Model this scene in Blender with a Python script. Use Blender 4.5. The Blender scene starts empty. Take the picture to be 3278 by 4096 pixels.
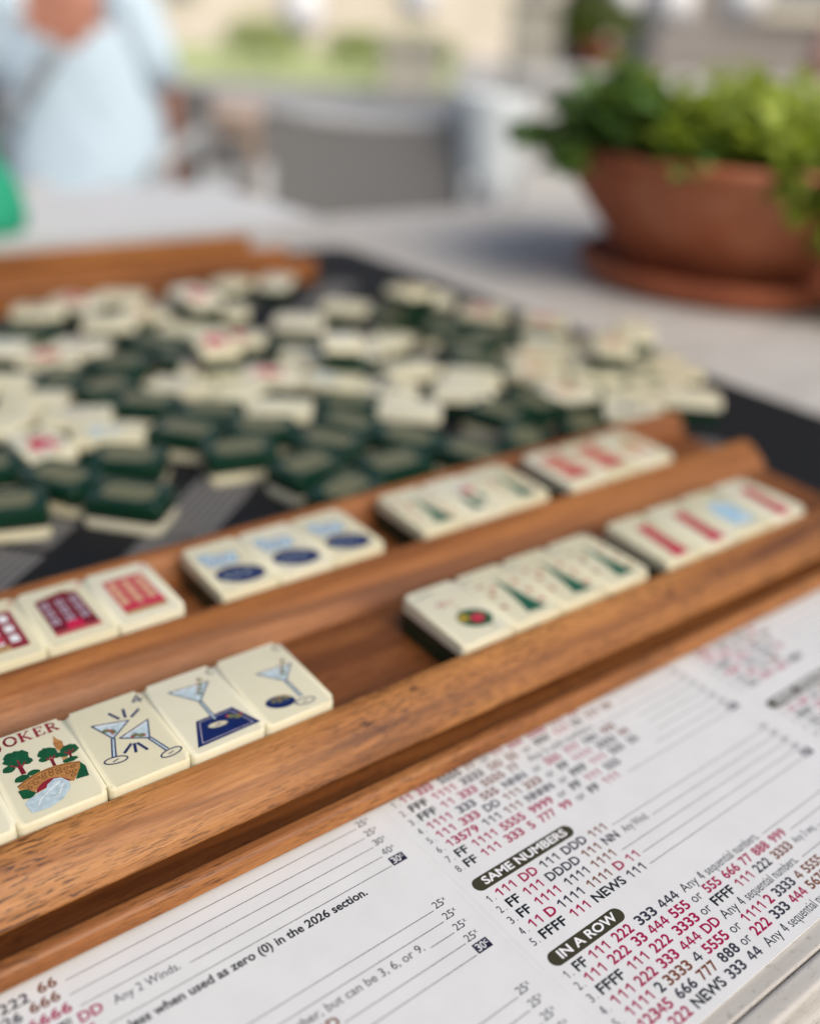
import bpy, bmesh, math, random
from mathutils import Vector, Matrix
random.seed(11)
scene = bpy.context.scene
COL = scene.collection

# ------------------------------------------------------------------ camera, sky, sun, exposure
# plan units are millimetres: x along the front rack, y away from the viewer, z=0 at the tile faces
def W(x, y, z):
    return Vector((x / 1000.0, y / 1000.0, (z + 762.0) / 1000.0))
cam_d = bpy.data.cameras.new("camera")
cam = bpy.data.objects.new("camera", cam_d)
COL.objects.link(cam)
RX = Vector((0.79692174, -0.60173792, 0.0531716))
RY = Vector((0.23342811, 0.38793267, 0.89163869))
RZ = Vector((-0.55715981, -0.69815451, 0.44961453))
m = Matrix((RX, RY, RZ)).transposed().to_4x4()
m.translation = W(-58.288, -184.296, 171.966)
cam.matrix_world = m
cam_d.sensor_fit = 'VERTICAL'
cam_d.sensor_height = 36.0
cam_d.sensor_width = 28.8
cam_d.lens = 3887.66 / 4096 * 36.0
cam_d.clip_start = 0.005
cam_d.clip_end = 400.0
cam_d.dof.use_dof = True
cam_d.dof.focus_distance = 0.240
cam_d.dof.aperture_fstop = cam_d.lens / 9.0
cam_d.dof.aperture_blades = 0
scene.camera = cam

SUN_EL, SUN_AZ = math.radians(43), math.radians(176)      # azimuth: compass from +y
world = bpy.data.worlds.new("World")
scene.world = world
world.use_nodes = True
wn = world.node_tree
sky = wn.nodes.new("ShaderNodeTexSky")
sky.sky_type = 'NISHITA'
sky.sun_disc = False
sky.sun_elevation = SUN_EL
sky.sun_rotation = SUN_AZ
sky.dust_density = 4.0
sky.air_density = 1.0
sky.ozone_density = 0.6
wn.links.new(sky.outputs[0], wn.nodes["Background"].inputs[0])
wn.nodes["Background"].inputs[1].default_value = 0.11
sun_d = bpy.data.lights.new("sun", 'SUN')
sun_d.energy = 2.2
sun_d.angle = math.radians(48)
sun_d.color = (1.0, 0.95, 0.88)
sun = bpy.data.objects.new("sun", sun_d)
COL.objects.link(sun)
sdir = Vector((math.sin(SUN_AZ) * math.cos(SUN_EL), math.cos(SUN_AZ) * math.cos(SUN_EL), math.sin(SUN_EL)))
sun.rotation_euler = sdir.to_track_quat('Z', 'Y').to_euler()
scene.view_settings.view_transform = 'Standard'
scene.view_settings.look = 'None'
scene.view_settings.exposure = 0.12
scene.view_settings.gamma = 1.0
scene.cycles.use_denoising = True
try:
    scene.cycles.denoiser = 'OPENIMAGEDENOISE'
except Exception:
    pass
scene.cycles.max_bounces = 8
scene.cycles.sample_clamp_indirect = 6.0

# ------------------------------------------------------------------ materials
def mat(name, col=(0.5, 0.5, 0.5), rough=0.5, coat=0.0, sss=0.0, spec=0.5):
    M = bpy.data.materials.new(name)
    M.use_nodes = True
    b = M.node_tree.nodes["Principled BSDF"]
    b.inputs["Base Color"].default_value = (*col, 1)
    b.inputs["Roughness"].default_value = rough
    b.inputs["Specular IOR Level"].default_value = spec
    if coat:
        b.inputs["Coat Weight"].default_value = coat
        b.inputs["Coat Roughness"].default_value = 0.08
    if sss:
        b.inputs["Subsurface Weight"].default_value = sss
        b.inputs["Subsurface Radius"].default_value = (1.0, 0.8, 0.5)
        b.inputs["Subsurface Scale"].default_value = 0.0025
    return M
class G:
    """tiny node-graph helper"""
    def __init__(s, M):
        s.t = M.node_tree; s.n = s.t.nodes; s.b = s.n["Principled BSDF"]
        s.tc = s.n.new("ShaderNodeTexCoord")
    def L(s, a, b): s.t.links.new(a, b)
    def mapping(s, scale, loc=(0, 0, 0), rot=(0, 0, 0), src="Object"):
        m = s.n.new("ShaderNodeMapping")
        m.inputs["Scale"].default_value = scale; m.inputs["Location"].default_value = loc
        m.inputs["Rotation"].default_value = rot
        s.L(s.tc.outputs[src], m.inputs["Vector"]); return m.outputs[0]
    def noise(s, vec, scale=1, detail=4, rough=0.55, dist=0.0):
        n = s.n.new("ShaderNodeTexNoise")
        n.inputs["Scale"].default_value = scale; n.inputs["Detail"].default_value = detail
        n.inputs["Roughness"].default_value = rough; n.inputs["Distortion"].default_value = dist
        s.L(vec, n.inputs["Vector"]); return n.outputs[0]
    def ramp(s, fac, stops):
        r = s.n.new("ShaderNodeValToRGB")
        e = r.color_ramp.elements
        while len(e) < len(stops): e.new(0.5)
        for k, (p, c) in enumerate(stops):
            e[k].position = p; e[k].color = (*c, 1) if len(c) == 3 else c
        s.L(fac, r.inputs[0]); return r.outputs[0]
    def mix(s, fac, a, b, mode='MIX'):
        x = s.n.new("ShaderNodeMix"); x.data_type = 'RGBA'; x.blend_type = mode
        for sock, v in ((x.inputs[0], fac), (x.inputs[6], a), (x.inputs[7], b)):
            if isinstance(v, (int, float)): sock.default_value = v
            elif isinstance(v, tuple): sock.default_value = (*v, 1)
            else: s.L(v, sock)
        return x.outputs[2]
    def bump(s, h, strength=0.3, dist=0.001):
        b = s.n.new("ShaderNodeBump")
        b.inputs["Strength"].default_value = strength; b.inputs["Distance"].default_value = dist
        s.L(h, b.inputs["Height"]); s.L(b.outputs[0], s.b.inputs["Normal"])
    def base(s, c): s.L(c, s.b.inputs["Base Color"])
    def rough(s, c): s.L(c, s.b.inputs["Roughness"])

def wood_mat(name, seed, light, mid, dark, rough=0.42, pores=1.0):
    M = mat(name, mid, rough, spec=0.35)
    g = G(M)
    o = (seed * 1.7, seed * 0.31, seed * 0.77)
    ring = g.noise(g.mapping((7, 95, 95), o, (0, 0, math.radians(3.5 if seed % 2 else -4))), 1.0, 5, 0.6, 0.5)
    c = g.ramp(ring, [(0.34, dark), (0.49, mid), (0.68, light)])
    broad = g.noise(g.mapping((9, 22, 22), (o[1], o[0], 3)), 1.0, 2, 0.5)
    c = g.mix(g.ramp(broad, [(0.35, (0, 0, 0)), (0.7, (0.45, 0.45, 0.45))]), c, light)
    fine = g.noise(g.mapping((60, 1100, 1100), o), 1.0, 3, 0.6)
    c = g.mix(g.ramp(fine, [(0.35, (0.32, 0.32, 0.32)), (0.65, (0, 0, 0))]), c, dark)
    pore = g.noise(g.mapping((230, 2500, 2500), (o[2], 9, o[0]), (0, 0, math.radians(3.5 if seed % 2 else -4))), 1.0, 2, 0.5)
    patch = g.noise(g.mapping((25, 60, 60), (4, o[2], 1)), 1.0, 2, 0.5)
    pf = g.ramp(pore, [(0.545, (0, 0, 0)), (0.60, (1, 1, 1))])
    pf = g.mix(1.0, pf, g.ramp(patch, [(0.3, (0.1 * pores,) * 3), (0.6, (0.95 * pores,) * 3)]), 'MULTIPLY')
    c = g.mix(pf, c, (dark[0] * 0.33, dark[1] * 0.3, dark[2] * 0.35))
    g.base(c)
    g.rough(g.ramp(fine, [(0.3, (0.55,) * 3), (0.7, (rough,) * 3)]))
    g.bump(pf, -0.35, 0.0002)
    return M
TONE = ((0.41, 0.175, 0.052), (0.28, 0.102, 0.026), (0.11, 0.034, 0.009)), ((0.44, 0.195, 0.055), (0.30, 0.114, 0.028), (0.105, 0.033, 0.008)), ((0.39, 0.16, 0.044), (0.26, 0.092, 0.023), (0.11, 0.034, 0.008)), ((0.36, 0.14, 0.039), (0.235, 0.08, 0.02), (0.10, 0.03, 0.007))
WOOD = [wood_mat("acacia_%d" % i, i + 1, *TONE[i], pores=(0.7, 1.0, 0.3, 0.3)[i]) for i in range(4)]
WOODD = wood_mat("acacia_floor", 9, (0.27, 0.10, 0.028), (0.18, 0.058, 0.014), (0.08, 0.024, 0.006), pores=0.6)
IVORY = mat("ivory_resin", (0.77, 0.725, 0.535), 0.12, 0.6, 0.2)
_g = G(IVORY); _o = _g.n.new("ShaderNodeObjectInfo")
_c = _g.ramp(_o.outputs["Random"], [(0.0, (0.665, 0.62, 0.425)), (0.55, (0.69, 0.65, 0.46)), (1.0, (0.715, 0.685, 0.525))])
_c = _g.mix(_g.ramp(_g.noise(_g.mapping((120, 120, 120)), 1, 4), [(0.45, (0, 0, 0)), (0.85, (0.22, 0.22, 0.22))]), _c, (0.55, 0.48, 0.31))
_g.base(_c); _g.rough(_g.ramp(_g.noise(_g.mapping((260, 260, 260)), 1, 4), [(0.35, (0.09,) * 3), (0.7, (0.2,) * 3)]))
BURG = mat("burgundy_resin", (0.035, 0.006, 0.014), 0.2, 0.2)
GREEN = mat("green_resin", (0.004, 0.028, 0.014), 0.25, 0.0, spec=0.35)
OLIVE = mat("olive_sheen", (0.135, 0.135, 0.068), 0.35)  # glossy reflection on upturned green tile backs, put in as olive colour
A = {}
for k, (c, r) in dict(navy=((0.005, 0.016, 0.105), .3), slate=((0.04, 0.055, 0.12), .35), ice=((0.50, 0.62, 0.66), .25), white=((0.8, 0.82, 0.82), .3),
                      olive=((0.16, 0.17, 0.07), .3), red=((0.56, 0.008, 0.06), .3), darkred=((0.17, 0.006, 0.014), .35), maroon=((0.26, 0.012, 0.025), .35),
                      green=((0.006, 0.085, 0.028), .3), pine=((0.012, 0.11, 0.06), .3), gold=((0.46, 0.21, 0.06), .3), golddk=((0.22, 0.09, 0.02), .3), rose=((0.52, 0.085, 0.09), .35),
                      cream=((0.62, 0.57, 0.42), .3), peach=((0.66, 0.40, 0.24), .35), lav=((0.42, 0.38, 0.46), .4), sky=((0.40, 0.60, 0.74), .35), yellow=((0.5, 0.33, 0.03), .35), tan=((0.45, 0.27, 0.11), .35)).items():
    A[k] = mat("paint_" + k, tuple(v * 0.9 for v in c), r, spec=0.4)
    _g = G(A[k]); _g.base(_g.ramp(_g.noise(_g.mapping((700, 700, 700)), 1, 3), [(0.3, tuple(v * 0.72 for v in c)), (0.7, tuple(v * 1.02 for v in c))])); _g.bump(_g.noise(_g.mapping((900, 900, 900)), 1, 2), 0.5, 0.0002)
CARD = mat("card_stock", (0.80, 0.80, 0.81), 0.33, spec=0.4)
_g = G(CARD); _g.base(_g.ramp(_g.noise(_g.mapping((90, 90, 90)), 1, 3), [(0.3, (0.675, 0.68, 0.675)), (0.7, (0.715, 0.72, 0.715))]))
_g.bump(_g.noise(_g.mapping((1500, 1500, 1500)), 1, 2), 0.06, 0.0001)
INK = {k: mat("ink_" + k, c, 0.4) for k, c in dict(k=(0.006, 0.011, 0.014), c=(0.34, 0.002, 0.062), s=(0.035, 0.035, 0.052), b=(0.17, 0.05, 0.018), l=(0.05, 0.055, 0.065),
       h=(0.045, 0.04, 0.018), w=(0.8, 0.8, 0.8), n=(0.012, 0.011, 0.035), r=(0.07, 0.06, 0.06)).items()}
TERRA = mat("terracotta", (0.25, 0.07, 0.03), 0.75)
_g = G(TERRA); _n = _g.noise(_g.mapping((14, 14, 14)), 1, 5)
_g.base(_g.ramp(_n, [(0.3, (0.24, 0.062, 0.024)), (0.50, (0.36, 0.10, 0.038)), (0.72, (0.46, 0.19, 0.105))])); _g.bump(_g.noise(_g.mapping((300, 300, 300)), 1, 3), 0.2, 0.0006)
SOIL = mat("soil", (0.03, 0.02, 0.013), 0.95)
WHITEWOOD = mat("whitewashed_wood", (0.5, 0.48, 0.44), 0.6)
_g = G(WHITEWOOD)
_n = _g.noise(_g.mapping((10, 120, 120)), 1, 5, 0.6, 0.4)
_c = _g.ramp(_n, [(0.3, (0.36, 0.335, 0.30)), (0.55, (0.50, 0.475, 0.435)), (0.75, (0.60, 0.58, 0.545))])
_p = _g.noise(_g.mapping((420, 700, 700)), 1, 4, 0.65)
_c = _g.mix(_g.ramp(_p, [(0.58, (0, 0, 0)), (0.72, (0.75, 0.75, 0.75))]), _c, (0.16, 0.14, 0.115))
_q = _g.noise(_g.mapping((6, 6, 6)), 1, 3)
_c = _g.mix(_g.ramp(_q, [(0.4, (0, 0, 0)), (0.8, (0.5, 0.5, 0.5))]), _c, (0.62, 0.61, 0.59))
_g.base(_c); _g.bump(_p, -0.4, 0.0005)
WHITEPAINT = mat("white_painted_wood", (0.66, 0.67, 0.67), 0.55)
_g = G(WHITEPAINT); _g.base(_g.ramp(_g.noise(_g.mapping((10, 90, 90)), 1, 5), [(0.3, (0.56, 0.565, 0.56)), (0.7, (0.70, 0.71, 0.715))]))
MATBLK = mat("mat_black", (0.008, 0.0085, 0.01), 0.7, spec=0.25)
_g = G(MATBLK); _g.bump(_g.noise(_g.mapping((900, 900, 900)), 1, 2), 0.15, 0.0003)
MATGRY = mat("mat_grey", (0.17, 0.165, 0.16), 0.8, spec=0.2)
MATPNK = mat("mat_blush", (0.30, 0.25, 0.245), 0.8)

# ------------------------------------------------------------------ object helpers
def obj(name, bm, mats, parent=None, smooth=False, loc=None):
    me = bpy.data.meshes.new(name)
    bmesh.ops.recalc_face_normals(bm, faces=bm.faces) if smooth else None
    bm.to_mesh(me); bm.free()
    for M in (mats if isinstance(mats, (list, tuple)) else [mats]): me.materials.append(M)
    if smooth:
        for p in me.polygons: p.use_smooth = True
    o = bpy.data.objects.new(name, me); COL.objects.link(o)
    if parent: o.parent = parent
    if loc is not None: o.location = loc
    return o
def empty(name, loc=(0, 0, 0), rot=(0, 0, 0)):
    o = bpy.data.objects.new(name, None); COL.objects.link(o)
    o.empty_display_size = 0.02; o.location = loc; o.rotation_euler = rot
    return o
def tag(o, label=None, cat=None, group=None, kind=None):
    for k, v in (("label", label), ("category", cat), ("group", group), ("kind", kind)):
        if v: o[k] = v
    return o
def box(bm, x0, x1, y0, y1, z0, z1, bev=0.0, seg=2, mi=0):
    mtx = Matrix.Translation(((x0 + x1) / 2, (y0 + y1) / 2, (z0 + z1) / 2)) @ Matrix.Diagonal((x1 - x0, y1 - y0, z1 - z0, 1))
    r = bmesh.ops.create_cube(bm, size=1.0, matrix=mtx)
    fs = list({f for v in r['verts'] for f in v.link_faces})
    for f in fs: f.material_index = mi
    if bev:
        es = list({e for v in r['verts'] for e in v.link_edges})
        bmesh.ops.bevel(bm, geom=es, offset=bev, segments=seg, profile=0.5, affect='EDGES', material=mi)
def tube(bm, pts, r, n=10, mi=0, r2=None):
    pts = [Vector(p) for p in pts]
    rings = []
    for i, p in enumerate(pts):
        d = (pts[min(i + 1, len(pts) - 1)] - pts[max(i - 1, 0)]).normalized()
        a = d.orthogonal().normalized() if i == 0 else (a - d * a.dot(d)).normalized()
        b = d.cross(a)
        rr = r if r2 is None else r + (r2 - r) * i / (len(pts) - 1)
        rings.append([bm.verts.new(p + (a * math.cos(t) + b * math.sin(t)) * rr) for t in [2 * math.pi * k / n for k in range(n)]])
    for q, w in zip(rings, rings[1:]):
        for k in range(n):
            bm.faces.new((q[k], q[(k + 1) % n], w[(k + 1) % n], w[k])).material_index = mi
    bm.faces.new(rings[0][::-1]).material_index = mi; bm.faces.new(rings[-1]).material_index = mi
def lathe(bm, prof, n=48, c=(0, 0), mi=0, cap=False):
    rings = [[bm.verts.new((c[0] + r * math.cos(2 * math.pi * k / n), c[1] + r * math.sin(2 * math.pi * k / n), z)) for k in range(n)] for r, z in prof]
    for q, w in zip(rings, rings[1:]):
        for k in range(n):
            bm.faces.new((q[k], q[(k + 1) % n], w[(k + 1) % n], w[k])).material_index = mi
    if cap:
        bm.faces.new(rings[0][::-1]); bm.faces.new(rings[-1])
def prism_x(bm, prof, x0, x1, nseg=1):
    """extrude a closed (y,z) profile along x"""
    n = len(prof); rings = []
    for k in range(nseg + 1):
        x = x0 + (x1 - x0) * k / nseg
        rings.append([bm.verts.new((x, y, z)) for y, z in prof])
    for a, b in zip(rings, rings[1:]):
        for i in range(n): bm.faces.new((a[i], a[(i + 1) % n], b[(i + 1) % n], b[i]))
    bm.faces.new(rings[0][::-1]); bm.faces.new(rings[-1])
    bmesh.ops.recalc_face_normals(bm, faces=bm.faces)
def poly(bm, pts, z, mi):
    vs = [bm.verts.new((x, y, z)) for x, y in pts]
    f = bm.faces.new(vs); f.material_index = mi
    if f.calc_area() > 0:
        f.normal_update()
        if f.normal.z < 0: f.normal_flip()
    if len(vs) > 4: bmesh.ops.triangulate(bm, faces=[f])
def stroke(bm, pts, w, z, mi, closed=False):
    pts = [Vector(p) for p in pts]
    n = len(pts)
    for i in range(n if closed else n - 1):
        a, b = pts[i], pts[(i + 1) % n]
        d = b - a
        if d.length < 1e-9: continue
        d.normalize(); p = Vector((-d.y, d.x)) * w / 2; e = d * w * 0.35
        poly(bm, [a - e - p, b + e - p, b + e + p, a - e + p], z, mi)
def disc(bm, x, y, rx, ry, z, mi, n=14, rot=0.0):
    c, s = math.cos(rot), math.sin(rot)
    poly(bm, [(x + rx * math.cos(t) * c - ry * math.sin(t) * s, y + rx * math.cos(t) * s + ry * math.sin(t) * c) for t in [2 * math.pi * k / n for k in range(n)]], z, mi)

# ------------------------------------------------------------------ lettering (built-in font outlines turned into flat faces)
_fc = bpy.data.curves.new("lettering", 'FONT'); _fo = bpy.data.objects.new("lettering", _fc); COL.objects.link(_fo)
_fc.resolution_u = 3; _fc.fill_mode = 'FRONT'
_cache = {}
def glyphs(s, off):
    key = (s, off)
    if key not in _cache:
        _fc.body = s; _fc.size = 1.0; _fc.offset = off
        dg = bpy.context.evaluated_depsgraph_get(); dg.update()
        me = bpy.data.meshes.new_from_object(_fo.evaluated_get(dg))
        vs = [(v.co.x, v.co.y) for v in me.vertices]; fs = [tuple(p.vertices) for p in me.polygons]
        bpy.data.meshes.remove(me)
        _cache[key] = (vs, fs)
    return _cache[key]
CAP = max(v[1] for v in glyphs("H", 0.0)[0])
def place(bm, ch, off, x, y, kx, ky, z, mi):
    """one glyph, its left edge at x; returns its width"""
    vs, fs = glyphs(ch, off)
    a = min(v[0] for v in vs)
    bv = [bm.verts.new((x + (v[0] - a) * kx, y + v[1] * ky, z)) for v in vs]
    for f in fs:
        try: nf = bm.faces.new([bv[i] for i in f])
        except ValueError: continue
        nf.material_index = mi; nf.normal_update()
        if nf.normal.z < 0: nf.normal_flip()
def digit(bm, ch, off, x, y, w, h, z, mi):
    """a figure in a cell w wide"""
    t = h * (0.12 + off * 2.6)
    if ch == '1':
        sx = x + w * 0.58
        poly(bm, [(sx - t / 2, y), (sx + t / 2, y), (sx + t / 2, y + h), (sx - t / 2, y + h)], z, mi)
        poly(bm, [(sx - t / 2, y + h), (sx - t / 2, y + h - t * 1.25), (x + w * .10, y + h * .70), (x + w * .10 + t * .45, y + h * .70 + t * .75)][::-1] if False else [(x + w * .06, y + h * .735), (x + w * .06 + t * .55, y + h * .735 - t * .62), (sx - t / 2, y + h - t * 1.3), (sx - t / 2, y + h)], z, mi)
    elif ch == '4':
        sx = x + w * 0.66; by = y + h * .24
        poly(bm, [(sx - t / 2, y), (sx + t / 2, y), (sx + t / 2, y + h), (sx - t / 2, y + h)], z, mi)
        poly(bm, [(x + w * .02, by), (x + w * .92, by), (x + w * .92, by + t * .9), (x + w * .02, by + t * .9)], z + .002, mi)
        poly(bm, [(x + w * .02, by + t * .5), (x + w * .02 + t * 1.1, by + t * .5), (sx + t * .1, y + h), (sx - t * .9, y + h)], z + .004, mi)
    else:
        vs = glyphs(ch, off)[0]; gw = max(v[0] for v in vs) - min(v[0] for v in vs)
        place(bm, ch, off, x + w * .03, y, w * .9 / gw, h / CAP, z, mi)
def text(bm, s, x0, x1, y, cap, z, mi, off=0.0):
    """string s from x0 to x1 (x1 None: natural width) on the baseline y with capitals `cap` tall"""
    if s.isdigit() and x1 is not None:
        n = len(s); ones = set(s) == {'1'} and n > 1
        w = (x1 - x0) / (n - 0.5 if ones else n - 0.04)
        if ones: x0 -= w * .2
        for i, ch in enumerate(s): digit(bm, ch, off, x0 + i * w, y, w, cap, z, mi)
        return
    if len(s) == 2 and s[0].isdigit() and s[1] == '.':
        digit(bm, s[0], off, x0, y, cap * .58, cap, z, mi)
        poly(bm, [(x1 - .15, y), (x1 + .12, y), (x1 + .12, y + .27), (x1 - .15, y + .27)], z, mi); return
    if s.startswith('Any 4 '):
        text(bm, 'Any', x0, x0 + 6.1, y, cap, z, mi, off); digit(bm, '4', off, x0 + 7.3, y, cap * .6, cap, z, mi); text(bm, s[6:], x0 + 10.0, x1, y, cap, z, mi, off); return
    vs, fs = glyphs(s, off)
    a, b = min(v[0] for v in vs), max(v[0] for v in vs)
    ky = cap / CAP; kx = ky * 0.92 if x1 is None else (x1 - x0) / (b - a)
    place(bm, s, off, x0, y, kx, ky, z, mi)
def mm(bm):
    bmesh.ops.scale(bm, vec=(0.001,) * 3, verts=bm.verts); return bm
O0 = W(0, 0, 0)

# ------------------------------------------------------------------ tables
def weathered_table(name, label, x0, x1, y0, y1, ztop, WM=None):
    WM = WM or WHITEWOOD
    t = empty(name, W(0, 0, 0))
    tag(t, label, 'table')
    z0 = ztop - 20
    n = 7
    bm = bmesh.new()
    d = (y1 - y0 - 6) / n
    for k in range(n):
        a = y0 + 6.1 + d * k; b = a + d - 0.6
        box(bm, x0 + 3, x1 - 3, a, b, z0, ztop + random.uniform(-0.1, 0.0), 0.5, 2)
    obj('tabletop', mm(bm), WM, t)
    bm = bmesh.new()
    box(bm, x0, x1, y0, y0 + 5.85, ztop - 22, ztop - 0.25, 1.3, 4)
    obj('edge_board', mm(bm), WM, t)
    bm = bmesh.new()
    for a, b, c, d_ in ((x0 + 60, x1 - 60, y0 + 60, y0 + 80), (x0 + 60, x1 - 60, y1 - 80, y1 - 60), (x0 + 60, x0 + 80, y0 + 81, y1 - 81), (x1 - 80, x1 - 60, y0 + 81, y1 - 81)):
        box(bm, a, b, c, d_, z0 - 90, z0 - 0.3, 1.5)
    obj('apron', mm(bm), WM, t)
    for a in (x0 + 50, x1 - 110):
        for b in (y0 + 50, y1 - 110):
            bm = bmesh.new(); box(bm, a, a + 60, b, b + 60, -762, z0 - 91, 4)
            obj('leg', mm(bm), WM, t)
    return t
weathered_table('dining_table', 'white weathered plank table that carries the dark mat, racks and terracotta pot', -560, 1010, -126.5, 733, -22.6)
weathered_table('side_table', 'white painted table behind the far wooden rack, in front of the person in blue', -560, 532, 737, 985, -24, WHITEPAINT)

# ------------------------------------------------------------------ patterned mat
def rrect(x0, x1, y0, y1, r, n=8):
    out = []
    for cx, cy, a0 in ((x1 - r, y1 - r, 0), (x0 + r, y1 - r, 90), (x0 + r, y0 + r, 180), (x1 - r, y0 + r, 270)):
        for k in range(n + 1):
            a = math.radians(a0 + 90 * k / n); out.append((cx + r * math.cos(a), cy + r * math.sin(a)))
    return out
bm = bmesh.new()
ring = rrect(-330, 462, -8, 594, 16)
for pts, z in ((ring, -22.55), ):
    lo = [bm.verts.new((x, y, -22.55)) for x, y in ring]; mi_ = [bm.verts.new((x, y, -20.5)) for x, y in ring]
    hi = [bm.verts.new((x * 0.9985 + 0.1, y * 0.9985 + 0.4, -20.05)) for x, y in ring]
    n = len(ring)
    for a, b in ((lo, mi_), (mi_, hi)):
        for i in range(n): bm.faces.new((a[i], a[(i + 1) % n], b[(i + 1) % n], b[i]))
    f = bm.faces.new(hi); bm.faces.new(lo[::-1]); bmesh.ops.triangulate(bm, faces=[f])
def band(ox, oy, ang, ln, wd):
    c, s = math.cos(ang), math.sin(ang)
    P = lambda u, v: (ox + u * c - v * s, oy + u * s + v * c)
    q = lambda u0, u1, v0, v1, z, mi: poly(bm, [P(u0, v0), P(u1, v0), P(u1, v1), P(u0, v1)], z, mi)
    inside = all(-320 < P(u, v)[0] < 400 and 0 < P(u, v)[1] < 588 for u in (0, ln) for v in (0, wd))
    if not inside: return
    v = 0.0
    while v < wd - 2:
        q(0, ln, v, v + 2.3, -19.99, 1); v += 3.4
a0 = math.radians(40.6)
ux, uy = math.cos(a0), math.sin(a0)
for i in range(-9, 12):
    for j in range(-9, 12):
        # herringbone: bands in alternating directions
        bx = 93 + i * 54 * uy + j * 94 * ux; by = 136 - i * 54 * ux + j * 94 * uy
        band(bx, by, a0, 64, 28)
        band(bx + 92 * ux - 1 * uy, by + 92 * uy + 1 * ux, a0 + math.pi / 2, 24, 24)
tag(obj('game_mat', mm(bm), [MATBLK, MATGRY, MATPNK], None, loc=O0), 'black mat with grey striped zigzag print lying on the white table', 'mat')

# ------------------------------------------------------------------ racks
def make_rack(label):
    t = empty('tile_rack', O0); tag(t, label, 'tile rack', 'wooden tile racks')
    X0, X1 = -135, 345
    def rail(name, prof, M, e=0.0):
        bm = bmesh.new(); prism_x(bm, prof, X0 - e, X1 + e)
        es = [ed for ed in bm.edges if abs(ed.verts[0].co.x - ed.verts[1].co.x) < 1e-6]
        bmesh.ops.bevel(bm, geom=es, offset=0.35, segments=2, affect='EDGES')
        return obj(name, mm(bm), M, t)
    rail('base_board', [(-20.7, -19.9), (108.6, -19.9), (108.6, -12.2), (97, -11.05), (63.5, -11.9), (46, -12.15), (-0.5, -13.32), (-9.6, -13.4), (-9.7, -18.8), (-20.7, -18.8)], WOODD)
    rail('card_lip', [(-20.6, -19.95), (-20.6, -15.6), (-20.9, -15.1), (-21.4, -14.85), (-23.2, -14.85), (-23.9, -15.15), (-24.6, -15.9), (-25.0, -17.2), (-25.2, -19.6), (-24.9, -19.95)], WOOD[0], 0.25)
    rail('front_rail', [(-0.35, -16.2), (-0.35, -3.0), (-0.6, -2.72), (-3.1, -2.7), (-3.4, -2.8), (-6.0, -4.2), (-8.8, -6.2), (-11.4, -8.6), (-13.5, -11.2), (-14.95, -13.6), (-15.0, -14.0), (-14.6, -14.3), (-9.5, -14.3), (-9.5, -16.2)], WOOD[1], 0.3)
    rail('middle_rail', [(63.82, -16.0), (63.82, -1.6), (63.5, -1.32), (62.4, -1.3), (61.9, -1.4), (58.7, -2.5), (55.3, -4.4), (52, -7.0), (49.2, -10.0), (47.3, -12.6), (46.6, -14.6), (46.6, -16.0)], WOOD[2], 0.3)
    rail('back_rail', [(97, -15), (97.3, -13), (98.6, -8.5), (100.8, -4.2), (103.4, -1.6), (106.2, -0.7), (108.3, -1.3), (109.1, -3.2), (109.2, -19.95), (105, -19.95), (105, -15)], WOOD[3], 0.3)
    return t
rack = make_rack('long wooden double rack in front, holding two rows of painted tiles')
def copy_tree(o, parent=None):
    c = o.copy(); COL.objects.link(c)
    if parent: c.parent = parent
    for ch in list(o.children): copy_tree(ch, c)
    return c
rack2 = copy_tree(rack)
rack2['label'] = 'empty wooden rack at the far side of the heap, seen from its back'
rack2.location = W(231, 597, 0); rack2.rotation_euler = (0, 0, math.pi)

# ------------------------------------------------------------------ printed score card
AL = 0.018
bm = bmesh.new()
xs = [-193]
for cx in (-64.3, 64.6, 193.4): xs += [cx - 1.1, cx - 0.35, cx + 0.35, cx + 1.1]
xs += [322]
zz = lambda x: -0.22 if any(abs(x - c) < 0.5 for c in (-64.3, 64.6, 193.4)) else 0.0
top = [[bm.verts.new((x, y, zz(x))) for x in xs] for y in (-118.1, -17.0)]
bot = [[bm.verts.new((x, y, -0.5)) for x in xs] for y in (-118.1, -17.0)]
for i in range(len(xs) - 1):
    bm.faces.new((top[0][i], top[0][i + 1], top[1][i + 1], top[1][i])); bm.faces.new((bot[1][i], bot[1][i + 1], bot[0][i + 1], bot[0][i]))
    bm.faces.new((bot[0][i], bot[0][i + 1], top[0][i + 1], top[0][i])); bm.faces.new((top[1][i], top[1][i + 1], bot[1][i + 1], bot[1][i]))
bm.faces.new((bot[1][0], bot[0][0], top[0][0], top[1][0])); bm.faces.new((bot[0][-1], bot[1][-1], top[1][-1], top[0][-1]))
IK = 'kcsblhwnr'
MI = {k: i + 1 for i, k in enumerate(IK)}
ZT = 0.03
def T(s, x0, x1, y, k, cap=2.55, bold=None):
    off = {None: 0.003 if k == 'l' else 0.026, 1: 0.026, 0: 0.006}[bold]
    text(bm, s, x0, x1, y, cap, ZT + (0.02 if k == 'w' else 0), MI[k], off)
def R(x0, x1, y): poly(bm, [(x0, y - 0.095), (x1, y - 0.095), (x1, y + 0.095), (x0, y + 0.095)], ZT, MI['r'])
def price(x, y, s='25'):
    T(s, x, x + 2.9, y, 'l', 2.05); text(bm, 'x', x + 3.05, x + 3.95, y + 1.05, 1.4, ZT, MI['l'], 0.0)
def boxed(x, y, s='30'):
    poly(bm, [(x, y - 0.2), (x + 4.45, y - 0.2), (x + 4.45, y + 2.65), (x, y + 2.65)], ZT, MI['n'])
    T(s, x + 0.45, x + 3.1, y + 0.3, 'w', 1.95, 0); text(bm, 'c', x + 3.2, x + 4.0, y + 1.2, 1.5, ZT + 0.02, MI['w'], 0.0)
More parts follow.
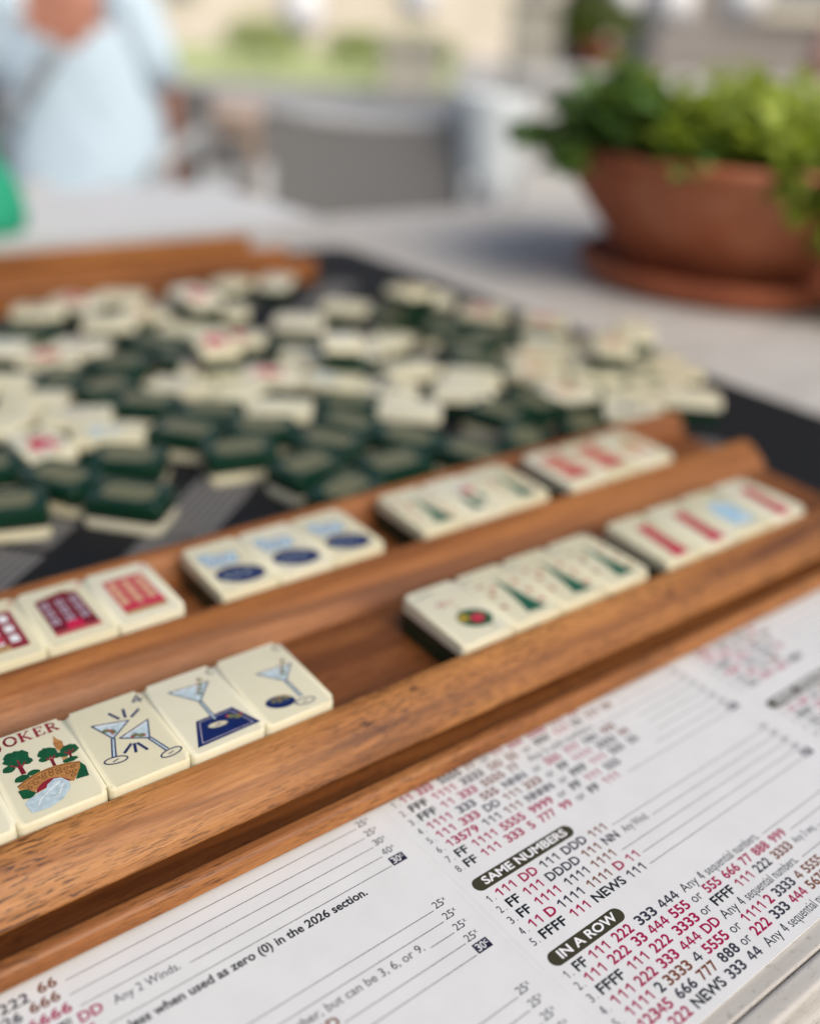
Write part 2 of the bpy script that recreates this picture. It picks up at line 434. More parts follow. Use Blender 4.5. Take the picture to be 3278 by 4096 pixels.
def pill(x0, x1, y0, y1, s, a, b, base):
    r = (y1 - y0) / 2
    pts = [(x1 - r + r * math.sin(t), (y0 + y1) / 2 - r * math.cos(t)) for t in [math.pi * k / 10 for k in range(11)]]
    pts += [(x0 + r - r * math.sin(t), (y0 + y1) / 2 + r * math.cos(t)) for t in [math.pi * k / 10 for k in range(11)]]
    poly(bm, pts, ZT, MI['h']); T(s, a, b, base, 'w', 2.35, 1)
# left panel
T('222', -37.9, -31.5, -28.0, 's'); T('66', -29.6, -25.3, -27.5, 'b'); R(-23.7, 55.2, -27.5); price(55.9, -27.6)
T('2026', -42.5, -34.2, -31.7, 's'); T('666', -32.6, -25.9, -31.3, 'b'); R(-24.3, 55.2, -31.5); price(55.9, -31.5)
T('FF', -40.5, -36.8, -35.5, 'k'); T('6666', -34.2, -24.9, -35.4, 'c'); R(-23.4, 55.2, -35.4); price(55.9, -35.4, '30')
T('FFFF', -38, -26.2, -39.5, 'k'); T('DD', -24.8, -19.6, -39.4, 'c'); T('Any 2 Winds.', -17.2, -1.7, -39.5, 'l', 2.3); R(0.6, 55.2, -39.3); price(55.9, -39.3, '40')
T('NEWS', -44, -34.0, -43.3, 'k'); T('2026', -32, -22, -43.3, 'c'); R(-20.3, 55.4, -43.15); boxed(55.85, -43.3)
T('less when used as zero (0) in the 2026 section.', -16.8, 45.1, -47.0, 'k', 2.3, None)
for y, x0 in ((-60.4, -40), (-64.35, -40)): R(x0, 55.2, y); price(55.9, y)
T('Any like number, but can be 3, 6, or 9.', -4.5, 46.5, -68.0, 'l', 2.25); R(47.8, 55.2, -68.25); price(55.9, -68.3)
T('DD', 14.2, 19.9, -72.1, 'b'); R(20.5, 55.4, -72.2); price(55.95, -72.3)
R(-40, 55.4, -76.1); boxed(56.0, -76.05)
for k, y in enumerate((-89.8, -93.75, -97.7, -101.6, -105.5, -109.4)): R(-40, 55.5, y); price(56.2 + 0.05 * k, y - 0.0)
# middle panel, upper section
def row(n, y, *segs):
    T('%d.' % n, 68.15, 70.2, y, 'l', 2.2)
    for s, a, b, k in segs: T(s, a, b, y, k)
row(1, -27.4, ('11', 71.6, 75, 'c'), ('333', 77, 82.6, 'c'), ('5555', 85, 93, 's'), ('77', 95, 98.6, 'b'), ('or', 101, 104, 'l'), ('11', 106, 109.4, 'c'), ('333', 112, 117.6, 'c'), ('5555', 120, 127.8, 'c'), ('777', 130, 136, 'c'), ('99', 138.4, 142.6, 'c'))
row(2, -31.35, ('FFF', 71.5, 77.6, 'k'), ('1111', 80, 87.6, 'c'), ('3333', 90, 98.4, 's'), ('DD', 101, 106, 'b'), ('55', 108, 112, 'b'), ('or', 114.5, 117.6, 'l'), ('FFF', 120, 126.2, 'k'), ('111', 128.6, 134, 'c'), ('55', 136, 140.2, 's'), ('777', 142.6, 148.4, 'b'), ('99', 150.2, 154.4, 'b'))
row(3, -35.3, ('FFF', 71.5, 77.6, 'k'), ('11', 80, 83.6, 'c'), ('333', 86, 92.4, 'c'), ('5555', 94.6, 103, 'b'), ('77', 105, 109, 'b'), ('Any 3 odd numbers.', 113, 141, 'l'))
row(4, -39.25, ('1111', 71.8, 79.4, 'c'), ('333', 82, 88.4, 's'), ('555', 90.8, 97, 'b'), ('NNN', 99.4, 108, 's'), ('or', 111, 114, 'l'), ('555', 116.4, 122.4, 'c'), ('777', 124.8, 130.8, 'c'), ('NN', 133, 138.6, 's'), ('999', 141, 147, 'b'))
row(5, -43.15, ('111', 71.8, 77.4, 'c'), ('333', 79.8, 86.4, 'c'), ('DD', 88.6, 94, 's'), ('111', 96.4, 102, 'b'), ('333', 104, 110.4, 'b'), ('or', 112.6, 115.6, 'l'), ('FF', 118, 122, 'k'), ('1111', 124.6, 132, 'c'), ('3333', 134.4, 142.6, 's'), ('99', 145, 149, 'b'))
row(6, -47.05, ('13579', 71.6, 82.7, 'c'), ('111', 85, 90.6, 's'), ('111', 93, 98.6, 'b'), ('NNNN', 101, 111.4, 's'), ('or', 114, 117, 'l'), ('FFF', 119.4, 125.6, 'k'), ('111', 128, 133.6, 'c'), ('555', 136, 142, 's'), ('55', 144.4, 148.6, 's'))
row(7, -51.0, ('FF', 71.5, 75.4, 'k'), ('1111', 77.7, 85.4, 'c'), ('5555', 87.6, 96.2, 'c'), ('9999', 98.6, 107.2, 'c'), ('or', 109.4, 112.6, 'l'), ('FF', 115, 119, 'k'), ('111', 121.6, 127, 'c'), ('555', 129.4, 135.6, 's'))
row(8, -54.9, ('FF', 71.2, 75.2, 'k'), ('111', 77.5, 83.2, 'c'), ('333', 85.6, 92.0, 'c'), ('5', 94.2, 96.2, 'c'), ('777', 98.4, 104.4, 'c'), ('99', 106.6, 110.8, 'c'), ('or', 113, 116.2, 'l'), ('FF', 118.4, 122.4, 'k'), ('111', 125, 130.6, 'c'))
for k, y in enumerate((-27.4, -31.35, -35.3, -39.25, -43.15, -47.05)):
    R(157 if k != 2 else 143, 184, y); price(184.8, y)
R(152, 184, -51); price(184.8, -51); R(134, 184, -54.9); boxed(184.9, -54.9)
pill(67.9, 103.4, -62.95, -58.75, 'SAME NUMBERS', 71.2, 101.1, -61.85)
row(1, -66.8, ('111', 71.7, 77.4, 'c'), ('DD', 79.7, 85.2, 'c'), ('111', 87.3, 93.1, 's'), ('DDD', 95.2, 103.8, 's'), ('111', 105.9, 111.6, 'b'))
row(2, -70.7, ('FF', 71.5, 75.4, 'k'), ('111', 77.6, 83.3, 'c'), ('DDDD', 85.4, 97.0, 's'), ('111', 99.1, 104.9, 'b'), ('NN', 106.8, 112.4, 's'), ('Any Wind.', 114.6, 124.6, 'l'))
row(3, -74.6, ('FF', 71.5, 75.3, 'k'), ('1111', 77.8, 85.5, 'c'), ('1111', 88.4, 96.2, 's'), ('1111', 98.5, 106.4, 'b'))
row(4, -78.5, ('11', 71.8, 75.3, 'c'), ('D', 77.2, 80.2, 'c'), ('1111', 81.9, 90.0, 's'), ('1111', 92.6, 100.4, 'b'), ('D', 102.6, 105.6, 'c'), ('11', 107.6, 111.4, 'c'))
row(5, -82.3, ('FFFF', 71.6, 79.9, 'k'), ('111', 82.4, 88.1, 'c'), ('NEWS', 90.2, 101.6, 'k'), ('111', 103.6, 109.4, 's'))
R(113.6, 184, -66.6); R(126, 184, -70.4); R(108.8, 184, -74.2); R(112.9, 184, -78.0); R(111.2, 184, -81.7)
for y in (-66.7, -70.6, -74.4, -78.1): price(184.8, y)
boxed(184.9, -81.9)
pill(67.9, 93.2, -89.75, -85.55, 'IN A ROW', 71.1, 90.9, -88.65)
row(1, -93.3, ('FF', 71.6, 75.3, 'k'), ('111', 77.2, 82.9, 'c'), ('222', 85.2, 91.6, 'c'), ('333', 93.6, 100.5, 's'), ('444', 102.2, 109.2, 's'), ('Any 4 sequential numbers.', 111.0, 143.6, 'l'))
row(2, -96.9, ('111', 71.8, 77.6, 'c'), ('222', 79.7, 86.3, 'c'), ('33', 88.3, 92.5, 'c'), ('444', 94.0, 100.8, 'c'), ('555', 102.3, 109.0, 'c'), ('or', 110.5, 114.0, 'l'), ('555', 115.8, 122.0, 'c'), ('666', 123.7, 130.0, 'c'), ('77', 131.6, 135.8, 'c'), ('888', 137.2, 143.4, 'c'), ('999', 145.2, 151.4, 'c'))
row(3, -100.7, ('FFFF', 71.6, 79.9, 'k'), ('111', 82.4, 88.2, 'c'), ('222', 90.3, 97.0, 'c'), ('3333', 99.0, 107.8, 'c'), ('or', 109.2, 112.6, 'l'), ('FFFF', 114.3, 122.5, 'k'), ('111', 124.6, 130.6, 'c'), ('222', 132.4, 138.7, 's'), ('3333', 140.6, 148.6, 'b'))
row(4, -104.5, ('111', 72.3, 78.7, 'c'), ('222', 80.3, 86.8, 'c'), ('333', 88.4, 94.9, 'c'), ('444', 96.6, 103.5, 'c'), ('DD', 105.2, 111.0, 'c'), ('Any 4 sequential numbers.', 112.6, 145.0, 'l'))
row(5, -108.3, ('1111', 72.9, 81.0, 'c'), ('2', 82.8, 85.0, 's'), ('3333', 86.0, 94.9, 'b'), ('4', 96.4, 99.0, 's'), ('5555', 100.5, 109.3, 'c'), ('or', 110.7, 114.2, 'l'), ('1111', 116.4, 124.4, 'c'), ('2', 126.0, 128.3, 'c'), ('3333', 129.7, 138.0, 's'), ('4', 139.4, 141.8, 'b'), ('5555', 143.1, 151.2, 'b'))
row(6, -112.0, ('12345', 72.3, 83.1, 'c'), ('666', 85.2, 91.9, 's'), ('777', 93.6, 99.8, 'b'), ('888', 101.5, 108.3, 's'), ('or', 109.8, 113.1, 'l'), ('222', 114.7, 121.4, 'c'), ('333', 123.1, 129.7, 's'), ('444', 131.2, 137.7, 'c'), ('5678', 139.2, 148.0, 'b'))
row(7, -115.8, ('11', 72.3, 76, 'c'), ('222', 78.5, 85.0, 'c'), ('NEWS', 86.6, 97.6, 'k'), ('333', 99.3, 105.6, 's'), ('44', 107.6, 112.1, 's'), ('Any 4 sequential numbers.', 114.4, 147.2, 'l'))
for k, y in enumerate((-93.3, -96.9, -100.7, -104.5, -108.3, -112.0)):
    R((145.5, 153.5, 161, 147, 153.2, 150)[k], 184, y + 0.4); price(184.8, y + 0.3)
T('Any 3 seq.', 150.2, 160, -100.5, 'l', 2.1)
# right panel
rnd = random.Random(4)
def block(y0, n):
    for r in range(n):
        y = y0 - 3.92 * r; x = 200.8
        T('%d.' % (r + 1), 197, 199, y, 'l', 2.2)
        for s, k in zip(rnd.choice((['FFFF', '2222', '4444', '66'], ['222', '4444', '666', '8888'], ['22', '444', '66', '888', 'DDDD'], ['FF', '2222', 'DD', '2222', '444'])), rnd.choice(('kcsb', 'ccsbk', 'kccsb', 'csscb'))):
            T(s, x, x + 2.0 * len(s) - 0.3, y, k); x += 2.0 * len(s) + 1.7
        R(x + 1, 312, y)
block(-27.4, 7)
pill(197, 233, -62.9, -58.7, 'WINDS - DRAGONS', 200.4, 230.6, -61.8)
block(-66.8, 7); block(-97.0, 5)
tag(obj('score_card', mm(bm), [CARD] + [INK[k] for k in IK], None, loc=W(0, 0, -22)), 'white folded score card printed with rows of coloured numbers and price lines', 'score card').rotation_euler = (0, 0, AL)
bpy.data.objects.remove(_fo)

# ------------------------------------------------------------------ tiles
TW, TH, TT = 21.9, 32.6, 13.2
def tile_layers():
    out = []
    for z0, z1 in ((0, 7.2), (7.2, 8.4), (8.4, TT)):
        bm = bmesh.new()
        rr = rrect(-TW / 2, TW / 2, -TH / 2, TH / 2, 1.75, 6)
        lo = [bm.verts.new((x, y, 0)) for x, y in rr]; hi = [bm.verts.new((x, y, TT)) for x, y in rr]; n = len(rr)
        for i in range(n): bm.faces.new((lo[i], lo[(i + 1) % n], hi[(i + 1) % n], hi[i]))
        bm.faces.new(hi); bm.faces.new(lo[::-1])
        bmesh.ops.bevel(bm, geom=[e for e in bm.edges if abs(e.verts[0].co.z - e.verts[1].co.z) < 1e-6], offset=1.5, segments=6, profile=0.5, affect='EDGES')
        for zc, keep in ((z0, 1), (z1, -1)):
            if 0 < zc < TT:
                r = bmesh.ops.bisect_plane(bm, geom=bm.verts[:] + bm.edges[:] + bm.faces[:], plane_co=(0, 0, zc), plane_no=(0, 0, -keep), clear_outer=True)
                bmesh.ops.edgeloop_fill(bm, edges=[e for e in r['geom_cut'] if isinstance(e, bmesh.types.BMEdge)])
        mm(bm)
        me = bpy.data.meshes.new("tile_layer"); bm.to_mesh(me); bm.free()
        for p in me.polygons: p.use_smooth = len(p.vertices) == 4 and p.area < 4e-6 or True
        out.append(me)
    for me, M in zip(out, (GREEN, BURG, IVORY)):
        me.materials.append(M)
        me.shade_smooth()
        try: me.set_sharp_from_angle(angle=math.radians(75))
        except Exception: pass
    return out
LAYER = tile_layers()
bm = bmesh.new(); poly(bm, rrect(-6.8, 6.8, -11.2, 11.2, 5.0, 6), -0.03, 0)  # rounded patch that paints the reflection onto the green back
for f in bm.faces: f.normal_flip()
mm(bm); SHEEN = bpy.data.meshes.new("back_sheen"); bm.to_mesh(SHEEN); bm.free(); SHEEN.materials.append(OLIVE)
AK = list(A); AI = {k: i for i, k in enumerate(AK)}
ART = {}
class Art:
    def __init__(s): s.bm = bmesh.new(); s.z = TT + 0.02
    def P(s, k, pts): s.z += 0.002; poly(s.bm, pts, s.z, AI[k])
    def S(s, k, w, pts, closed=False): s.z += 0.002; stroke(s.bm, pts, w, s.z, AI[k], closed)
    def D(s, k, x, y, rx, ry=None, rot=0.0): s.z += 0.002; disc(s.bm, x, y, rx, ry or rx, s.z, AI[k], 14, rot)
    def blob(s, k, x, y, rx, ry, n=18, seed=0):
        r = random.Random(seed); s.P(k, [(x + rx * (1 + r.uniform(-.12, .12)) * math.cos(2 * math.pi * i / n), y + ry * (1 + r.uniform(-.12, .12)) * math.sin(2 * math.pi * i / n)) for i in range(n)])
    def done(s, name, k=1.0, dx=0.0, dy=0.0):
        bmesh.ops.scale(s.bm, vec=(k, k, 1), verts=s.bm.verts); bmesh.ops.translate(s.bm, vec=(dx, dy, 0), verts=s.bm.verts)
        me = bpy.data.meshes.new("engraving"); bmesh.ops.translate(s.bm, vec=(0, -0.8, 0), verts=s.bm.verts); mm(s.bm); s.bm.to_mesh(me); s.bm.free()
        for k in AK: me.materials.append(A[k])
        ART[name] = me
def bez(p0, p1, p2, n=8):
    return [((1 - t) ** 2 * p0[0] + 2 * t * (1 - t) * p1[0] + t * t * p2[0], (1 - t) ** 2 * p0[1] + 2 * t * (1 - t) * p1[1] + t * t * p2[1]) for t in [i / n for i in range(n + 1)]]
def ell(x, y, rx, ry, rot=0, n=20):
    c, q = math.cos(rot), math.sin(rot)
    return [(x + rx * math.cos(t) * c - ry * math.sin(t) * q, y + rx * math.cos(t) * q + ry * math.sin(t) * c) for t in [2 * math.pi * i / n for i in range(n)]]
def digit4(a, x, y, h, k='slate', w=0.5):
    a.S(k, w, [(x + h * .38, y), (x + h * .38, y + h), (x - h * .25, y + h * .3), (x + h * .6, y + h * .3)])
def olive(a, x, y, s=1.0, rot=0.0):
    a.D('olive', x, y, 1.15 * s, .8 * s, rot); a.D('red', x + .85 * s * math.cos(rot), y + .85 * s * math.sin(rot), .33 * s)
def glass(a, bowl, stem, foot, frot, w=0.4, k='navy', fill=False):
    """bowl: rim left, rim right, tip; stem end; foot centre"""
    l, r, t = [Vector(p) for p in bowl]
    a.P('ice', [l, r, t]); i = lambda p, f: p.lerp((l + r + t) / 3, f)
    a.S('white', .45, [i(l, .22), i(r, .22)])
    f = Vector(foot); s = Vector(stem)
    a.P('ice', [t + (s - t).orthogonal().normalized() * .34, s + (s - t).orthogonal().normalized() * .38, s - (s - t).orthogonal().normalized() * .38, t - (s - t).orthogonal().normalized() * .34])
    if fill: a.P('cream', ell(f.x, f.y, 2.9, 1.25, frot))
    a.S(k, w, [l, r, t], True)
    o = (s - t).orthogonal().normalized()
    a.S(k, w, [t + o * .4, s + o * .45]); a.S(k, w, [t - o * .4, s - o * .45])
    a.S(k, w, ell(f.x, f.y, 2.9, 1.25, frot), True); a.S(k, w * .8, [f + Vector((-.8, -.25)), f + Vector((.6, .1))])
# joker picture
a = Art()
def letter(parts, x):
    for p in parts: a.S('maroon', p[0], [(x + .5 + q[0] * .98, 12.7 + q[1] * .9) for q in p[1]])
letter([(.7, [(1.6, 3.9), (1.6, .3), (1.2, -.6), (.4, -.8)]), (.3, [(.8, 3.9), (2.3, 3.9)])], -8.6)
letter([(.55, ell(1.5, 1.9, 1.35, 1.85)), (.55, ell(1.5, 1.9, 1.5, 1.95))], -5.6)
letter([(.75, [(.7, 0), (.7, 3.9)]), (.35, [(.9, 1.7), (2.7, 3.8)]), (.6, [(1.3, 2.1), (2.8, .1)]), (.3, [(.1, 3.9), (1.3, 3.9)]), (.3, [(.1, .05), (1.3, .05)]), (.3, [(2.2, 3.9), (3.1, 3.9)]), (.3, [(2.3, .05), (3.2, .05)])], -2.0)
letter([(.75, [(.7, 0), (.7, 3.9)]), (.35, [(.4, 3.8), (2.5, 3.8), (2.5, 3.1)]), (.35, [(.7, 2.0), (1.8, 2.0)]), (.3, [(1.8, 2.5), (1.8, 1.5)]), (.35, [(.3, .1), (2.6, .1), (2.6, .9)])], 1.8)
letter([(.75, [(.7, 0), (.7, 3.9)]), (.5, [(.4, 3.75), (1.7, 3.75), (2.4, 3.2), (2.3, 2.4), (1.6, 1.95), (.8, 1.95)]), (.6, [(1.5, 1.9), (2.8, .1)]), (.3, [(.1, .05), (1.3, .05)]), (.3, [(2.3, .05), (3.2, .05)])], 5.0)
def tree(crown, trunk, branches, x, y, rx, ry, sd):
    a.blob('green', x, y, rx, ry, 22, sd)
    for bx, by, br in crown: a.blob('green', bx, by, br, br * .8, 14, sd + 3)
    a.P('darkred', trunk)
    for b in branches: a.S('maroon', .4, b)
tree([(-6.9, 4.4, 1.6), (-5.4, 9.1, 1.4), (-2.2, 5.0, 1.4)], [(-4.9, 4.2), (-3.9, 4.6), (-3.7, .8), (-4.9, .9)], [[(-4.4, 3.6), (-6.2, 5.4)], [(-4.2, 4.2), (-4.2, 6.4)], [(-4.0, 3.6), (-2.8, 5.0)]], -4.2, 7.2, 3.2, 3.2, 1)
tree([(1.4, 3.4, 1.2), (4.6, 3.2, 1.2)], [(2.6, 2.2), (3.4, 2.2), (3.3, -.2), (2.5, -.2)], [[(3, 2), (2.0, 3.4)], [(3.1, 2), (4.1, 3.4)], [(3, 2), (3.1, 3.6)]], 2.9, 5.1, 2.3, 2.3, 7)
a.P('gold', [(6.2, 10.9), (6.6, 9.2), (7.5, 7.6), (7.2, 5.6), (5.6, 4.4), (5.2, 6), (5.3, 8), (5.8, 9.2)]); a.S('golddk', .25, [(5.3, 7.6), (7.4, 7.3)]); a.S('golddk', .22, [(5.6, 6), (6.9, 5.6)])
tree([(6.2, 2.4, 1.2), (9.2, 3.2, 1.1)], [(7.2, 2.2), (7.8, 2.2), (7.7, .2), (7.1, .2)], [[(7.4, 2), (6.6, 3.2)], [(7.5, 2), (9.0, 3.2)], [(7.4, 2), (7.9, 3.6)]], 7.9, 3.8, 2.1, 1.9, 5)
a.P('tan', [(5.2, .5), (5.4, 1.8), (6.6, 1.5), (6.5, .3)])
a.blob('green', 7.0, -.1, 1.9, .9, 14, 3); a.blob('green', -5.2, -.5, 1.9, 1.2, 14, 4); a.blob('green', -2.2, .1, 1.5, .95, 14, 6)
a.P('green', [(8.5, -1.9), (9.3, -4.2), (8.8, -8.0), (5.6, -7.6), (7.2, -5.0)])
a.P('maroon', [(-4.0, -7.3), (-3.0, -5.3), (-.8, -4.0), (1.2, -3.9), (3.8, -5.2), (4.9, -7.6), (3, -7), (-1, -6.6)])
a.P('gold', bez((-7.0, -2.6), (0.6, 1.8), (8.7, -1.9)) + [(7.9, -4.2), (5.0, -8.0)] + bez((4.6, -7.4), (1.6, -2.2), (-2.6, -5.2)) + [(-4.0, -6.7), (-6.9, -4.4)])
for k, (x, y) in enumerate(((-5.4, -3.6), (-3.8, -3.0), (-4.6, -4.7), (-2.2, -2.3), (-2.9, -3.9), (-.4, -1.9), (-.6, -3.0), (1.4, -1.6), (1.2, -2.7), (3.2, -1.9), (3.0, -3.2), (4.9, -2.6), (4.9, -4.3), (6.5, -2.9), (6.3, -4.6), (5.7, -5.9))):
    a.S('golddk', .22, ell(x, y, .62, .42, .4 * (k % 3)), True)
a.S('golddk', .3, bez((-6.9, -2.9), (0.6, 1.1), (8.4, -2.3)))
a.P('green', [(-7.4, -4.4), (-5.6, -4.6), (-3.9, -7.0), (-5.2, -8.3), (-7.2, -7.6)])
a.P('ice', [(-.8, -5.8), (1.2, -4.6), (2.8, -5.2), (4.0, -7.4), (3.7, -9.6), (.9, -12.4), (-2.8, -13.6), (-6.8, -13.3), (-7.3, -9.4), (-5.9, -8.3), (-3.6, -7.5), (-1.5, -7.1)])
a.S('white', .32, [(-4.6, -11.4), (-3.8, -9.9), (-2.6, -9.2), (-1.4, -8.3), (-.4, -7.5), (1.2, -6.9), (2.2, -6.2)]); a.S('white', .28, [(-1.0, -10.9), (.3, -10.6), (1.2, -9.6), (1.6, -8.6), (2.6, -7.6)])
a.done('joker')
# clinking glasses
a = Art(); digit4(a, 7.7, 11.9, 3.1, 'navy')
for p in ([(-.3, 11.5), (1.1, 8.3)], [(3.5, 11.2), (2.8, 8.0)], [(7.0, 9.1), (4.3, 7.3)], [(-2.8, -5.0), (-.2, -2.8)], [(-.3, -6.2), (.6, -3.2)], [(2.5, -6.8), (1.4, -3.4)]): a.S('navy', .8, p)
glass(a, ((-6.1, 9.1), (3.1, 6.3), (-3.2, 1.6)), (-5.6, -5.0), (-5.7, -6.4), -.2); glass(a, ((-1.8, .8), (7.4, 3.9), (4.8, -3.2)), (6.7, -9.6), (7.2, -11.2), .1)
olive(a, -3.6, 5.4, .95, -.2); olive(a, -2.2, 4.3, .95, 2.0); a.D('red', -2.6, 3.5, .35); olive(a, 1.9, -.2, .95, 3.3); olive(a, 3.5, -1.1, .95, -.3); a.done('clink')
# glass on navy napkin
a = Art(); a.S('slate', .42, ell(9.0, 14.0, 1.05, 1.15)[2:17])
a.P('navy', [(-4.3, -3.7), (6.7, -3.4), (10.4, -12.8), (-8.4, -13.4)]); a.S('lav', .26, [(-3.6, -4.5), (5.6, -4.3), (8.7, -12.0), (-6.6, -12.4)], True)
glass(a, ((-5.3, 11.4), (6.4, 10.2), (.5, 3.2)), (.6, -5.4), (.2, -7.8), -.15, .38, 'slate', True)
for x, y in ((4.6, 12.2), (3.7, 10.2), (2.8, 8.4), (1.9, 6.8)): olive(a, x, y, .8, 2.4)
olive(a, 4.6, -6.6, 1.1, 2.6); olive(a, 6.5, -7.6, 1.1, .4); a.done('napkin')
# glass and olive bowl
a = Art(); a.S('slate', .42, ell(8.8, 14.1, 1.0, 1.0)[3:18]); glass(a, ((-2.5, 6.0), (8.7, 5.2), (3.2, -1.4)), (3.4, -9.4), (3.2, -11.8), -.1, .38, 'slate')
for x, y in ((7.2, 7.6), (6.1, 5.6), (5.0, 3.8), (4.1, 2.2)): olive(a, x, y, .8, 2.4)
a.P('navy', ell(-2.9, -8.6, 4.3, 2.6, -.28)); a.P('slate', ell(-2.5, -7.5, 3.4, 1.5, -.28))
for x, y in ((-4.4, -7.4), (-2.6, -6.6), (-1.0, -7.1), (-2.8, -8.1), (-.2, -7.8)): olive(a, x, y, .8, 1.0)
a.done('bowl')
# red house facades
def house(name, body, window, base, arch=False, door=None):
    a = Art()
    a.P(body, [(-6.2, -10.2), (6.8, -10.2), (6.2, 9.6), (2.5, 11.6) if arch else (0, 9.9), (-6.2, 9.4)])
    for i in range(3):
        for j in range(3):
            x, y = -4.1 + 4.2 * i, 5.8 - 4.4 * j
            if arch: a.P('lav', [(x - 1.1, y - 1.6), (x + 1.1, y - 1.6), (x + 1.1, y + 1.6), (x - 1.1, y + 1.6)]); a.S('darkred', .35, [(x - 1.4, y), (x + 1.4, y)]); a.S('darkred', .35, [(x, y - 1.7), (x, y + 1.7)])
            else: a.P(window, [(x - 1.0, y - 1.9), (x + 1.0, y - 1.9), (x + 1.0, y + 1.9), (x - 1.0, y + 1.9)])
    a.P('red', [(-6.2, -7.9), (6.8, -7.9), (6.7, -5.4), (-6.2, -5.4)] if not arch else [(-2.2, -8.4), (2.8, -8.4), (2.4, -4.6), (-1.6, -4.6)])
    a.P('tan' if not arch else 'rose', [(-6.2, -10.4), (6.8, -10.4), (6.8, -8.6), (-6.2, -8.6)])
    if not arch: a.P('rose', [(-1.2, -7.9), (1.0, -7.9), (1.0, -5.8), (-1.2, -5.8)])
    a.S('red', .5, [(7.6, 12.0), (8.2, 13.2), (8.8, 12.0)])
    a.done(name, 1.08, 0, .3)
house('brick_red', 'rose', 'peach', 'tan'); house('brick_dark', 'darkred', 'lav', 'rose', True)
a = Art(); a.P('maroon', [(-7, -10.4), (7.6, -10.4), (7.6, 10.4), (-7, 10.4)])
for x in (-4.6, 0, 4.6):
    for y in (6.4, .4, -5.2): a.P('white', [(x - 1.3, y - 1.9), (x + 1.3, y - 1.9), (x + 1.3, y + 1.9), (x - 1.3, y + 1.9)])
a.P('red', [(-7, -6), (1.2, -6), (1.2, -1.8), (-7, -1.8)]); a.P('tan', [(-7, -10.4), (2.4, -10.4), (2.4, -7.6), (-7, -7.6)]); a.S('red', .5, [(8.2, 13.0), (8.9, 14.4), (9.6, 13.0)]); a.done('brick_white')
def towers(name, s):
    a = Art(); r = random.Random(s)
    a.P('rose', [(-4.6, -13.4), (2.8, -13.4), (5.4, 9.8), (-1.4, 9.6)]); a.P('red', [(-4.7, -13.5), (3.0, -13.5), (3.6, -8.8), (-3.9, -8.6)])
    for k in range(6): a.S('darkred', .3, [(-3.6 + .45 * k, -7.4 + 2.7 * k), (3.4 + .3 * k, -7.4 + 2.7 * k)])
    a.S('lav', .5, [(8.2, 12.6), (8.9, 14.2)]); a.done(name)
towers('red_tower', 1)
a = Art(); a.P('sky', [(-7.6, -10.2), (5.6, -10.6), (7.0, 3.4), (-6.6, 4.0)]); a.P('ice', [(-6.6, 4.0), (7, 3.4), (3.8, 8.8), (-2.4, 9.2)]); a.P('white', [(-1.6, -10.4), (1.0, -10.4), (1.0, -6), (-1.6, -6)])
a.S('navy', .45, [(7.6, 13.6), (9.4, 13.6)]); a.done('blue_house')
def boat(name):
    a = Art(); a.P('navy', ell(.8, -6.2, 7.7, 4.9, -.3)); a.P('slate', ell(-2.6, -5.2, 2.4, 2.6, -.3)); a.P('slate', ell(3.6, -6.6, 2.2, 2.4, -.3)); a.P('slate', [(-4.6, -4.6), (5.8, -5.6), (4.2, -3.0), (-2.4, -2.8)])
    a.P('sky', [(-6.8, 7.6), (5.0, 6.4), (4.2, .6), (-5.4, 1.0)]); a.S('slate', .4, [(-6.8, 7.6), (5.0, 6.4), (4.2, .6), (-5.4, 1.0)], True)
    for x in (-4, -1.4, 1.2): a.D('slate', x, 4.0, 1.2, 1.6); a.D('white', x, 4.0, .8, 1.1); a.S('navy', .25, ell(x, 4.0, 1.0, 1.4), True)
    for x in (-3.4, -.2, 3.0): a.D('ice', x, -6.4, .8, .6)
    a.S('navy', .35, [(-.6, -4), (-.6, 2)]); a.P('ice', [(-7, 7.4), (-2, 7.8), (-2.4, 9.6), (-6.2, 9.4)]); a.done(name, 1.12, -.6, .4)
boat('boat')
def cypress(name, s):
    a = Art(); r = random.Random(s)
    a.P('pine', [(1.4, 11.4), (2.6, 5.2), (3.7, -2), (5.8, -12.4), (-2.2, -11.8), (-.5, -4), (.6, 4)])
    for x, y in ((-6.6, 8.2), (-6.0, 2.0), (-7.0, -5.4), (7.0, 5.0), (7.6, -1.6), (7.4, -8.2), (-3.2, 5.2)): a.S('rose', .55, ell(x + r.uniform(-.4, .4), y, .95, .75), True); a.D('gold', x, y, .6)
    a.S('slate', .5, [(-9, 13.6), (-6, 13.8)]); a.S('slate', .4, [(8.0, 13.0), (9.2, 14.4)]); a.done(name)
for k in range(2): cypress('cypress%d' % k, k)
a = Art(); a.P('green', ell(2.2, -5.0, 6.2, 5.0, -.35)); a.D('yellow', -1.2, -3.4, 2.0, 1.8); a.D('red', 3.0, -5.6, 2.5, 2.2); a.D('rose', 4.6, -4.6, 1.4, 1.2); a.S('pine', .6, [(4.4, -9.4), (5.2, -12.6)]); a.S('tan', .5, [(1.2, .4), (1.0, 3.4)])
a.S('rose', .6, ell(-2.6, 6.4, 1.4, 1.2), True); a.D('peach', 1.2, 6.2, 1.0); a.S('slate', .5, [(-8, 13.4), (-1, 13.8)]); a.done('ornament')
a = Art(); a.P('pine', [(-4.4, -10.4), (1.2, -10.4), (-.4, 1.0), (-2.4, 1.4)]); a.D('rose', 3.2, 3.8, 3.3, 2.9); a.D('lav', 1.0, 5.8, 1.9); a.P('pine', [(3.2, -6.4), (6.8, -6.4), (5.6, .6), (4.2, .6)]); a.done('balloon')
